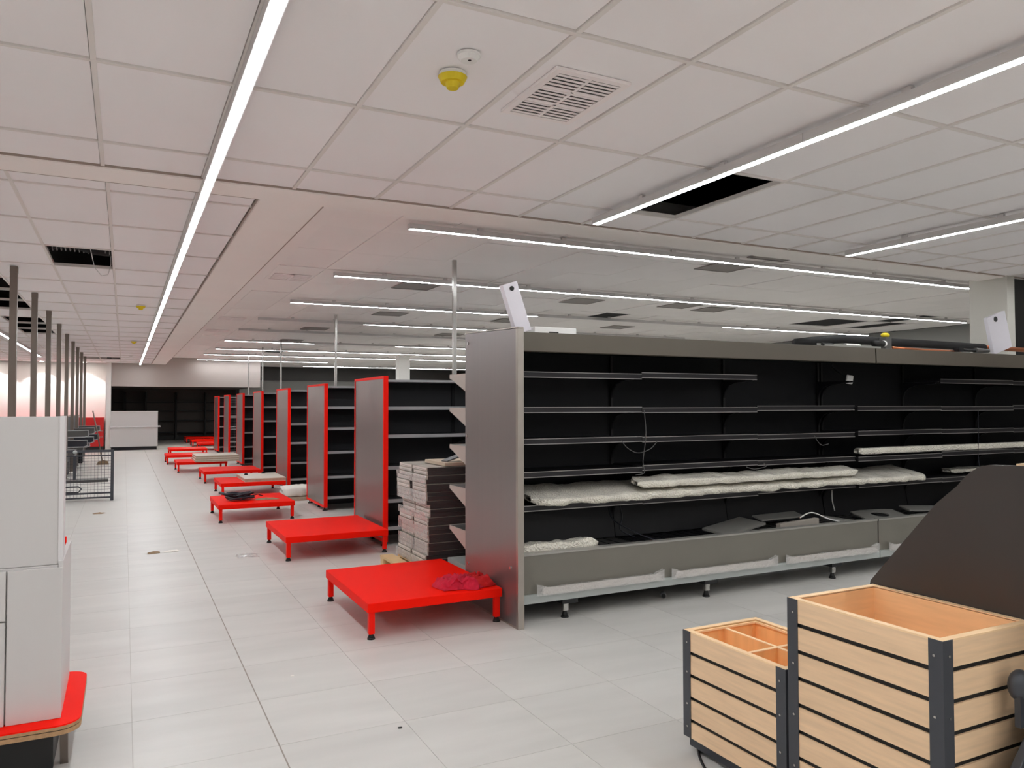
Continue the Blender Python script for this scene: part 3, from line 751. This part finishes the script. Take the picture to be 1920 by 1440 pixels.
MB().cyl((.03, -.03, .055), (.05, -.03, .055), .032, k=14).build('collar', 'white_plastic', t, True)
B(.04, .13, -.05, .02, .0, .12).build('body', 'deck_grey', t, bevel=.006)
MB().sphere((.09, -.01, .14), .05, .035, .025).build('cap', 'yellow', t, True)
t = thing('metal_tray', 'white metal tray of fittings on the chiller top', 'tray', (5.62, 4.93, 2.057))
tr = MB(); tr.box(0, .75, -.03, .06, 0, .008); tr.box(0, .75, -.03, -.026, .008, .03); tr.box(0, .75, .056, .06, .008, .045); tr.build('tray', 'light_metal', t)
MB().cyl((-.02, -.02, .03), (.14, .0, .03), .014, k=8).build('fitting', 'slot_black', t); MB().cyl((.3, 0, .03), (.5, .01, .03), .02, k=8).build('fitting', 'white_plastic', t)
t = thing('hand_tool', 'dark tool with a blue handle on the further chiller top', 'tool', (7.55, 4.90, 2.075))
MB().cyl((0, 0, .02), (.25, 0, .02), .016, k=8).build('shaft', 'slot_black', t); MB().cyl((.25, 0, .02), (.5, .02, .025), .03, .02, 10).build('handle', 'deck_grey', t); B(-.06, .02, -.03, .03, 0, .04).build('head', 'fridge_shelf', t)
t = thing('hand_tool', 'silver and blue tool lying furthest along the chiller tops', 'tool', (8.72, 4.90, 2.07))
MB().cyl((0, 0, .022), (.22, 0, .022), .018, k=8).build('shaft', 'silver', t); MB().cyl((.22, 0, .022), (.42, .01, .022), .02, k=8).build('handle', 'cable_dark', t)
# piece of grey pipe on the floor under the chiller
t = thing('pipe_offcut', 'short grey pipe offcut on the floor under the chiller', 'pipe', (3.86, 4.98, .0), 1.0)
MB().cyl((-.02, 0, .024), (.05, 0, .024), .022, k=16).build('sleeve', 'frame_grey', t, True); MB().cyl((-.022, 0, .024), (-.018, 0, .024), .016, k=16).build('bore', 'slot_black', t)

# shelving bolted to the back of the chiller, seen edge-on past the end panel
t = thing('wall_shelving', 'pale bracketed shelves backing onto the chiller, seen past its end panel', 'shelving', (2.47, 5.66, 0))
B(0, 2.5, 0, .03, .05, 1.98).build('back_panel', 'frame_grey', t)
for z in (1.80, 1.52, 1.21, .87, .53):
    s_ = B(.008, 2.5, .03, .40, z-.02, z).build('shelf', 'deck_grey', t)
    MB().prism([(.03, z), (.41, z), (.41, z-.03), (.37, z-.04), (.03, z-.16)], 'x', -.004, .004).build('bracket', 'bracket_light', s_)
    B(.0, 2.5, .40, .412, z-.03, z+.004).build('price_rail', 'bracket_light', s_)
B(0, 2.5, .03, .46, .10, .25).build('base_shelf', 'bumper', t)

# ------------------------------------------------------------------ pallet of shelf boards
t = thing('pallet', 'pale wooden pallet under the stacked shelf boards', 'pallet', (2.16, 6.24, 0))
for k in range(6): B(.0+k*.175, .12+k*.175, 0, .80, .118, .14).build('deck_board', 'pallet', t)
for k in range(3): B(0, 1.0, .0+k*.35, .09+k*.35, .022, .118).build('bearer', 'pallet', t)
for k in range(3): B(0+k*.45, .1+k*.45, 0, .79, 0, .022).build('bottom_board', 'pallet', t)
z = .142; layer = 0; SB = {}
def board_mesh(mt, h):
    if (mt, h) not in SB:
        b = MB(); b.box(0, .86, 0, .365, 0, h); SB[(mt, h)] = b.mesh('shelf_board', mt)
    return SB[(mt, h)]
rng = random.Random(3); ox = [0, 0]; tot = 24; wrap_at = {}
for L_ in range(tot):
    h = .034
    if L_ % 3 == 0: ox = [rng.uniform(-.03, .03), 0]; ox[1] = ox[0]+rng.uniform(-.012, .012)
    for c in (0, 1):
        o = put('shelf_board', board_mesh('wrapped' if L_ % 5 else 'cardboard', h) if 0 else board_mesh('wrapped', h), None, (2.34+ox[c]+rng.uniform(-.004, .004), 6.26+c*.39+rng.uniform(-.005, .005), z))
        tag(o, 'grey shelf board, %s from the bottom in the column of the stack %s' % (OR[L_], ['nearer the chiller', 'nearer the gondola'][c]), 'shelf board', 'shelf boards stacked on the pallet')
        lip = MB().prism([(.012, h-.004), (.028, .007), (.337, .007), (.353, h-.004)], 'x', -.004, .0).build('end_lip', 'end_grey', o)
        B(-.0045, -.003, .045, .315, .014, .0155).build('end_slot', 'slot_black', o)
        B(.002, .858, -.0025, 0, .0005, h+.0004 if L_ % 2 == 0 else h-.004).build('long_edge', 'wrap_dark', o)
    z += h+.0035 if L_ % 2 else h+.0008
    wrap_at[L_] = (z, ox[0])
ZT = z
for k, (l0, l1) in enumerate(((0, 1), (3, 5), (7, 9), (11, 12), (15, 17), (20, 21))):
    zb = wrap_at[l0][0]-.034; zt = wrap_at[l1][0]; xx = min(wrap_at[l0][1], wrap_at[l1][1])
    f = MB(); n = 20
    for i in range(n+1):
        y = 6.25+.78*i/n; d = .006*noise.noise(Vector((y*15, k, 0)))
        f.v += [(2.332+xx-.006+d, y, zb+.01*noise.noise(Vector((y*8, k, 2)))), (2.332+xx-.007-d, y, zt+.008*noise.noise(Vector((y*9, k, 4))))]
    m0 = len(f.v)//2
    for i in range(n): f.f.append((2*i, 2*i+2, 2*i+3, 2*i+1))
    b0 = len(f.v)
    for i in range(0):
        x = 2.33+xx+.6*i/n; d = .004*noise.noise(Vector((x*15, k, 9)))
        f.v += [(x, 6.247+d-.004, zb), (x, 6.247-d-.005, zt-.004)]
    o = f.build('stretch_film', 'film', None, True); tag(o, 'band of clear stretch film on the shelf board stack, %s from the pallet up' % OR[k], 'film', 'film around the shelf boards')
o = B(0, .8, 0, .5, 0, .03).build('flat_carton', 'cardboard', None, bevel=.003, loc=(2.50, 6.26, ZT+.002)); tag(o, 'flat pinkish carton lying on the stack of shelf boards', 'carton')
o = crumple(.4, .34, 22, 18, .16, 9, freq=7).build('crumpled_film', 'film', None, True, loc=(3.05, 6.50, ZT+.034)); tag(o, 'crumpled clear film on top of the stack of shelf boards', 'film')
o = B(0, .34, 0, .1, 0, .012).build('grey_offcut', 'frame_grey', None, loc=(2.54, 6.30, ZT+.034), rot=(0, math.radians(-16), .15)); tag(o, 'grey offcut sticking up from the crumpled film', 'offcut')

# ------------------------------------------------------------------ things on platforms and floor
t = thing('rag', 'crumpled crimson and red rag on the nearest corner of the red platform', 'rag', (2.235, 5.14, .242))
crumple(.30, .27, 70, 60, .085, 2, freq=10).build('crimson_cloth', 'rag', t, True, loc=(-.08, 0, 0))
crumple(.21, .21, 56, 50, .085, 6, freq=11).build('red_cloth', 'rag_red', t, True, loc=(.075, -.0, 0))
t = thing('cable_bundle', 'tangled dark blue-black cable bundle on the red platform', 'cable', (1.42, 11.2, .262))
for k in range(9):
    r = .06+.018*(k % 5); pts = []
    for i in range(26):
        a = i/25*2*math.pi*1.4+k; pts.append((.02+r*1.35*math.cos(a)+.03*math.sin(3*a+k), r*1.1*math.sin(a)+.02*math.cos(2*a), .014+.016*(k % 4)+.016*math.sin(a*2+k)))
    MB().tube(pts, .012, 6).build('cable', 'cable_dark', t, True)
MB().tube([(-.10, .0, .04), (-.17, .1, .06), (-.22, .22, .07)], .02, 8).build('cable_tail', 'cable_dark', t, True)
MB().tube([(.1, .0, .02), (.25, -.02, .05), (.33, .06, .02), (.28, .1, .012)], .006, 6).build('thin_lead', 'cable_dark', t, True)
o = crumple(.26, .16, 14, 10, .02, 5).build('scrap_paper', 'tan', None, True, loc=(1.78, 11.15, .241)); tag(o, 'brownish crumpled scrap beside the cable bundle', 'scrap')
def board(x, y, z, L, W, h, label, rz=0., knobs=()):
    t = thing('display_board', label, 'board', (x, y, z), rz)
    B(0, L, 0, W, .006, h-.006).build('core', 'board_edge', t)
    B(0, L, 0, W, h-.006, h).build('top_face', 'board', t); B(0, L, 0, W, 0, .006).build('bottom_face', 'board', t)
    for (u, v_) in knobs: MB().cyl((u, v_, h), (u, v_, h+.03), .035, .025, 10).build('knob', 'slot_black', t)
board(1.85, 13.78, .241, .68, 1.10, .055, 'white-topped board with two black knobs lying on a red platform', 0, ((.12, .78), (.45, .98)))
for k in range(3): board(1.48+.008*k, 19.18+.01*k, .241+k*.048, .95, 1.10, .046, ['bottom pale board of the pile of three on a red platform', 'middle pale board of the pile of three on a red platform', 'top pale board of the pile of three on a red platform'][k])
o = lumpy(.62, .55, .16, 26, 10, .3, 12).build('wrapped_bundle', 'paper', None, True, loc=(2.32, 13.05, .06)); tag(o, 'white wrapped bundle on a board between the second and third gondolas', 'bundle')
o = B(0, .75, 0, .7, 0, .055).build('floor_board', 'board_edge', None, loc=(2.34, 12.72, .002)); tag(o, 'flat tan board on the floor under the white bundle', 'board')
SC = 'bits of litter on the walkway'
for k, (x, y, s_, mt, lab) in enumerate(((.30, 8.93, .13, 'tan', 'brown half of a torn paper scrap on the walkway'), (.46, 8.93, .13, 'paper', 'white half of a torn paper scrap on the walkway'), (1.13, 8.3, .22, 'film', 'clear film scrap on the floor before the second red platform'), (-.3, 12.55, .14, 'tan', 'small dark scrap on the floor before the mesh gate'), (1.193, 3.563, .02, 'slot_black', 'tiny dark crumb on the foreground tiles'), (.871, 4.516, .02, 'paper', 'tiny white crumb on the foreground tiles'))):
    o = crumple(s_, s_*.7, 8, 8, s_*.12, 20+k, freq=20/max(s_, .1)*.1).build('litter_scrap', mt, None, False, loc=(x, y, .0005)); tag(o, lab, 'litter')

# ------------------------------------------------------------------ slatted crates
def crate(x0, x1, y0, y1, H, n, label, small):
    t = thing('slatted_crate', label, 'crate', (x0, y0, 0), 0)
    L, W = x1-x0, y1-y0; zb = .085 if small else .06; pt = .0985; ph = .0815
    B(.012, L-.012, .012, W-.012, zb, H-.012).build('black_core', 'slot_black', t) if 0 else None
    # liner
    th = .012
    top = H; ins = .014
    for (a, b, c, d) in ((ins, L-ins, ins, ins+th), (ins, L-ins, W-ins-th, W-ins), (ins, ins+th, ins+th, W-ins-th), (L-ins-th, L-ins, ins+th, W-ins-th)):
        B(a, b, c, d, zb, top-.004).build('liner_panel', 'oak_in' if not small else 'pine', t)
    B(ins, L-ins, ins, W-ins, zb, zb+.015 if small else .42).build('bottom', 'oak_in' if not small else 'pine', t) if small else B(ins+th, L-ins-th, ins+th, W-ins-th, .44, .455).build('false_floor', 'oak_in', t)
    for (a, b, c, d) in ((.008, .0138, .01, W-.01), (L-.0138, L-.008, .01, W-.01), (.01, L-.01, .008, .0138), (.01, L-.01, W-.0138, W-.008)):
        B(a, b, c, d, zb, H-.01).build('backing_sheet', 'slot_black', t)
    z = H-.006
    for k in range(n):
        z1, z0 = z, max(z-ph, zb-.02)
        if z1-z0 < .02: break
        B(.0, .008, .03, W-.03, z0, z1).build('slat', 'oak', t); B(L-.008, L, .03, W-.03, z0, z1).build('slat', 'oak', t)
        B(.03, L-.03, 0, .008, z0, z1).build('slat', 'oak_x', t); B(.03, L-.03, W-.008, W, z0, z1).build('slat', 'oak_x', t)
        z -= pt
    rim = 'pine_rim'
    for (a, b, c, d) in ((0, .026, 0, W), (L-.026, L, 0, W), (.026, L-.026, 0, .026), (.026, L-.026, W-.026, W)):
        B(a, b, c, d, H-.006, H).build('rim', rim, t)
    for sx_ in (0, 1):
        for sy_ in (0, 1):
            p = MB(); w_ = .046; q = .003
            X = (lambda u: u) if sx_ == 0 else (lambda u: L-u); Y = (lambda u: u) if sy_ == 0 else (lambda u: W-u)
            pts = [(X(-q), Y(-q)), (X(w_), Y(-q)), (X(w_), Y(0)), (X(0), Y(0)), (X(0), Y(w_)), (X(-q), Y(w_))]
            if (sx_+sy_) % 2: pts = pts[::-1]
            p.prism(pts, 'z', zb-.02, H-.0005)
            po = p.build('corner_post', 'post_dark', t)
            for hz in ([H-.05, H-.18, H-.32, H-.42] if small else [H-.05, H-.24, H-.43, H-.62]):
                if hz < .08: continue
                MB().cyl((X(-q), Y(.026), hz), (X(-q-.0025), Y(.026), hz), .0045, k=8).build('rivet', 'silver', po)
                MB().cyl((X(.026), Y(-q), hz), (X(.026), Y(-q-.0025), hz), .0045, k=8).build('rivet', 'silver', po)
    bs = B(.02, L-.02, .012, W-.012, .02, zb-.002).build('base_frame', 'post_dark', t)
    for (u, v_) in ((.05, .05), (L-.05, .05), (.05, W-.05), (L-.05, W-.05)): MB().cyl((u, v_, 0), (u, v_, .022), .016, k=10).build('foot', 'rubber', bs)
    if small:
        B(L/2-.007, L/2+.007, ins+th, W-ins-th, H-.24, H-.018).build('divider', 'pine', t); B(ins+th, L-ins-th, W*.42-.007, W*.42+.007, H-.24, H-.018).build('divider', 'pine', t)
        B(ins+th, L-ins-th, ins+th, W-ins-th, H-.25, H-.24).build('bin_floor', 'pine', t)
        for (a, b, c, d) in ((L/2-.008, L/2+.008, ins+th, W-ins-th),): B(a, b, c, d, H-.018, H-.014).build('divider_edge', 'pine_rim', t)
        B(ins+th, L/2-.008, W*.42-.008, W*.42+.008, H-.018, H-.014).build('divider_edge', 'pine_rim', t); B(L/2+.008, L-ins-th, W*.42-.008, W*.42+.008, H-.018, H-.014).build('divider_edge', 'pine_rim', t)
        for (a, b, c, d) in ((.026, .036, .026, W-.026), (L-.036, L-.026, .026, W-.026), (.036, L-.036, .026, .036), (.036, L-.036, W-.036, W-.026)): B(a, b, c, d, H-.016, H-.008).build('inner_rim', 'pine_rim', t)
    return t
crate(2.258, 2.690, 2.172, 2.768, .533, 5, 'low slatted oak crate with four compartments beside the taller crate', True)
crate(2.262, 2.735, 1.540, 2.158, .81, 8, 'tall slatted oak crate with grey corner posts and deep open top', False)
wire([(2.33, 2.70, .02), (2.29, 2.71, .012), (2.22, 2.6, .006), (2.15, 2.42, .006), (2.12, 2.2, .006)], 'black cable trailing on the floor from under the low crate', 'rubber', .006, 'floor_cable', None)
# dark display stand behind the tall crate
t = thing('display_stand', 'dark brown-grey stand with sloped side panel behind the tall crate', 'stand', (2.742, 0, 0))
prof = [(2.19, .74), (2.175, .82), (1.885, 1.165), (1.80, 1.24)]
for i in range(8):
    a = i/7; prof.append((1.80-.13*a, 1.24+.086*(1-(1-a)**2)))
prof += [(1.5, 1.332), (1.15, 1.336), (1.15, .0), (2.19, .0)]
MB().prism(prof[::-1], 'x', 0, .022).build('side_panel', 'fin', t)
B(.022, .55, 1.15, 1.60, 1.30, 1.335).build('wooden_top', 'oak_x', t)
B(.022, .55, 1.2, 2.1, .0, .70).build('body', 'fin', t)
# folding trolley at the edge of view
t = thing('folding_trolley', 'black folding trolley propped in front of the tall crate', 'trolley', (2.42, 1.44, 0))
MB().prism([(-.345, .0), (-.31, .0), (.312, .635), (.312, .68)], 'y', .0, .03).build('strut', 'post_dark', t, bevel=.004)
MB().prism([(-.30, .0), (.312, .0), (.312, .63)], 'y', .004, .026).build('plate', 'black_base', t)
MB().sphere((.14, .045, .645), .045, .03, .05).build('grip', 'post_dark', t, True)
B(.11, .17, .026, .045, .52, .62).build('grip_arm', 'post_dark', t)
for q in (.15, .3, .45): MB().cyl((-.33+q, -.003, .0+q*1.02), (-.33+q, .0, .0+q*1.02), .006, k=8).build('rivet', 'silver', t)

# ------------------------------------------------------------------ white display cabinet, left foreground
t = thing('display_cabinet', 'white two-tier cabinet on a red rounded plinth', 'cabinet', (-.9, 4.1, 0))
def W(x0, x1, y0, y1, z0, z1): return (x0+.9, x1+.9, y0-4.1, y1-4.1, z0, z1)
B(*W(-1.6, -.235, 3.845, 3.955, .862, 1.495)).build('upper_panel', 'cab_white', t, bevel=.002)
B(*W(-.247, -.229, 3.84, 3.962, .868, 1.497)).build('upper_edge', 'cab_edge', t)
B(*W(-1.6, -.246, 3.822, 3.96, .70, .861)).build('filler', 'cab_white', t)
B(*W(-.424, -.226, 3.80, 3.818, .222, .855)).build('front_panel', 'cab_white', t, bevel=.0015)
dr = B(*W(-.80, -.430, 3.80, 3.818, .652, .855)).build('drawer_front', 'cab_white', t, bevel=.0015)
B(*W(-.80, -.430, 3.80, 3.818, .222, .646)).build('door', 'cab_white', t, bevel=.0015)
B(*W(-1.6, -.806, 3.80, 3.818, .222, .855)).build('front_panel', 'cab_white', t)
B(*W(-1.6, -.246, 3.822, 4.36, .222, .70)).build('carcass', 'cab_white', t)
B(*W(-.244, -.226, 3.82, 4.38, .222, .88)).build('side_panel', 'cab_white', t, bevel=.0015)
B(*W(-1.6, -.246, 4.362, 4.38, .222, .90)).build('red_back', 'red', t)
def rrect(x0, x1, y0, y1, r, n=8):
    pts = []
    for (cx_, cy_, a0) in ((x1-r, y1-r, 0), (x0+r, y1-r, 90), (x0+r, y0+r, 180), (x1-r, y0+r, 270)):
        for i in range(n+1):
            a = math.radians(a0+90*i/n); pts.append((cx_+r*math.cos(a), cy_+r*math.sin(a)))
    return pts
pr = [(x+.9, y-4.1) for x, y in rrect(-1.7, -.15, 3.715, 4.44, .09)]
MB().prism(pr, 'z', .215, .221).build('plinth_top', 'red', t)
MB().prism(pr, 'z', .202, .2149).build('plinth_ply', 'ply', t)
pr2 = [(x+.9, y-4.1) for x, y in rrect(-1.697, -.153, 3.718, 4.437, .09)]
MB().prism(pr2, 'z', .1985, .2019).build('plinth_joint', 'slot_black', t)
MB().prism(pr, 'z', .180, .1984).build('plinth_ply', 'ply', t)
B(*W(-1.5, -.255, 3.84, 4.3, .0, .179)).build('recessed_base', 'black_base', t)
MB().prism([(3.87-4.1, .0), (3.90-4.1, .0), (3.86-4.1, .179), (3.80-4.1, .179)], 'x', .67, .70).build('leg', 'pole', t)

# ------------------------------------------------------------------ power poles and checkouts, left
for k, y in enumerate((10.0, 12.2, 14.4, 16.6, 18.8, 20.95, 23.0, 25.05, 27.1)):
    t = thing('power_pole', 'grey-brown metal power pole, %s along the line from the white display cabinet' % OR[k], 'pole', (-1.1, y, 0), 0, 'power poles along the checkouts')
    B(-.035, .035, -.035, .035, .012, ZC-.02).build('shaft', 'pole', t)
    B(-.06, .06, -.06, .06, 0, .012).build('base_plate', 'pole', t)
    B(-.037, .037, -.037, .037, ZC-.07, ZC-.004).build('collar', 'pole', t)
def rack(x, y, label):
    t = thing('checkout_rack', label, 'rack', (x, y, 0), 0, 'checkout racks')
    B(-.11, .11, -.10, .10, 0, 1.28).build('pillar', 'frame_grey', t)
    B(-.12, .12, -.11, .11, 1.28, 1.31).build('pillar_cap', 'bracket_light', t)
    for q, (z, xr) in enumerate(((.86, .60), (.64, .58), (.44, .36))):
        B(-.45, xr, .14, .80, z, z+.13).build('bin', 'cable_dark' if q % 2 else 'deck_grey', t)
        MB().tube([(-.46, .12, z+.14), (xr+.01, .12, z+.14), (xr+.02, .12, z+.02), (xr-.06, .12, z-.01), (-.46, .12, z-.01)], .012, 6).build('bin_rim', 'rail_grey', t)
    B(-.5, .2, .12, .9, 0, .28).build('plinth', 'shelf_dark', t)
for k, y in enumerate((19.5, 21.6, 23.7)):
    rack(-1.32+.06*k, y, ['grey checkout rack with sloped trays nearest the mesh gate', 'middle grey checkout rack with sloped trays', 'grey checkout rack with sloped trays nearest the red cabinets'][k])
t = thing('mesh_gate', 'dark grey wire mesh gate beside the walkway', 'gate', (-.147, 14.22, 0))
for x in (-.04, -.78, -1.5): B(x, x+.045, -.02, .02, 0, .83).build('post', 'frame_grey' if 0 else 'post_dark', t)
for (z0, z1) in ((.79, .83), (.725, .745), (.115, .14), (.045, .07)): B(-1.46, -.04, -.016, .016, z0, z1).build('rail', 'post_dark', t)
wm = MB()
for q in range(29): wm.box(-1.45+q*.049, -1.446+q*.049, -.003, .001, .07, .79)
for q in range(14): wm.box(-1.46, -.04, -.006, -.002, .14+q*.046, .144+q*.046)
o = wm.build('wire_mesh', 'post_dark', t); o['kind'] = 'stuff'
B(-.58, -.54, .06, .1, .35, .74).build('inner_bar', 'post_dark', t); B(-.84, -.08, .05, .35, .30, .34).build('ledge', 'deck_grey', t)
MB().tube([(-.75, .05, .2), (-.72, .05, .24), (-.5, .05, .24), (-.46, .05, .2), (-.5, .05, .15), (-.72, .05, .15), (-.75, .05, .2)], .012, 6).build('catch_loop', 'post_dark', t, True)
MB().sphere((-.55, -.01, .80), .035, .03, .03).build('latch', 'bumper', t, True)
t = thing('broom', 'brown-handled broom standing among the checkouts', 'broom', (-.50, 23.0, 0))
MB().tube([(0, 0, .06), (-.12, .05, .8), (-.24, .1, 1.42)], .016, 8).build('handle', 'pole', t, True)
MB().prism([(-.14, .0), (.16, .0), (.12, .09), (.02, .12), (-.1, .08)], 'y', -.05, .05).build('bristle_head', 'tan', t)

# ------------------------------------------------------------------ far end
def red_unit(x0, x1, label):
    t = thing('base_cabinet', label, 'cabinet', (x0, 30.75, 0), 0, 'red cabinets along the white wall'); L = x1-x0
    B(.02, L-.02, .06, .5, 0, .12).build('toe_kick', 'black_base', t)
    B(0, L, .02, .52, .12, 1.14).build('carcass', 'red_cabinet', t)
    d1 = B(.004, L-.004, 0, .02, .125, .855).build('door', 'red_cabinet', t); B(.004, L-.004, 0, .02, .862, 1.138).build('drawer_front', 'red_cabinet', t)
    B(L-.2, L-.02, -.03, 0, .66, .675).build('handle', 'silver', d1); B(L-.12, L-.02, -.03, 0, .45, .465).build('handle', 'silver', d1)
for k in range(5): red_unit(-.64-1.1*(k+1)+.02, -.64-1.1*k, ['red cabinet with silver handles beside the white pier', 'second red cabinet along the white wall from the pier', 'third red cabinet along the white wall from the pier', 'fourth red cabinet along the white wall from the pier', 'fifth red cabinet along the white wall from the pier'][k])
t = thing('service_counter', 'white service counter with a mid-height ledge before the dark alcove', 'counter', (-.42, 30.0, 0))
B(.03, 1.46, .04, .55, 0, .12).build('plinth', 'shelf_dark', t)
B(.0, 1.49, .03, .6, .12, .80).build('lower_front', 'cab_white', t)
B(-.01, 1.58, -.02, .64, .80, .835).build('ledge', 'cab_edge', t)
B(.0, 1.49, .06, .16, .835, 1.345).build('upper_front', 'cab_white', t)
B(-.005, 1.5, .04, .18, 1.345, 1.365).build('cap', 'cab_edge', t)
for k in range(4):
    x = -.42+k*1.25
    t = thing('dark_shelf_bay', ['dark empty shelf bay partly behind the white counter', 'dark empty shelf bay second from the white counter', 'dark empty shelf bay third from the white counter', 'dark empty shelf bay at the gondola side of the alcove'][k], 'shelving', (x, 38.2, 0), 0, 'dark shelf bays in the alcove')
    B(0, 1.25, .42, .46, 0, 2.15).build('back_panel', 'wall_dark', t)
    B(.4 if k == 0 else 0, .5 if k == 0 else .07, .0, .42, 0, 2.16).build('upright', 'slot_black', t)
    for z in (.35, .9, 1.34, 1.73): B(0.07 if k else 0, 1.2, 0, .42, z-.04, z).build('shelf', 'shelf_dark', t)
    B(0.07 if k else 0, 1.2, 0.02, .42, 0, .2).build('base', 'slot_black', t)
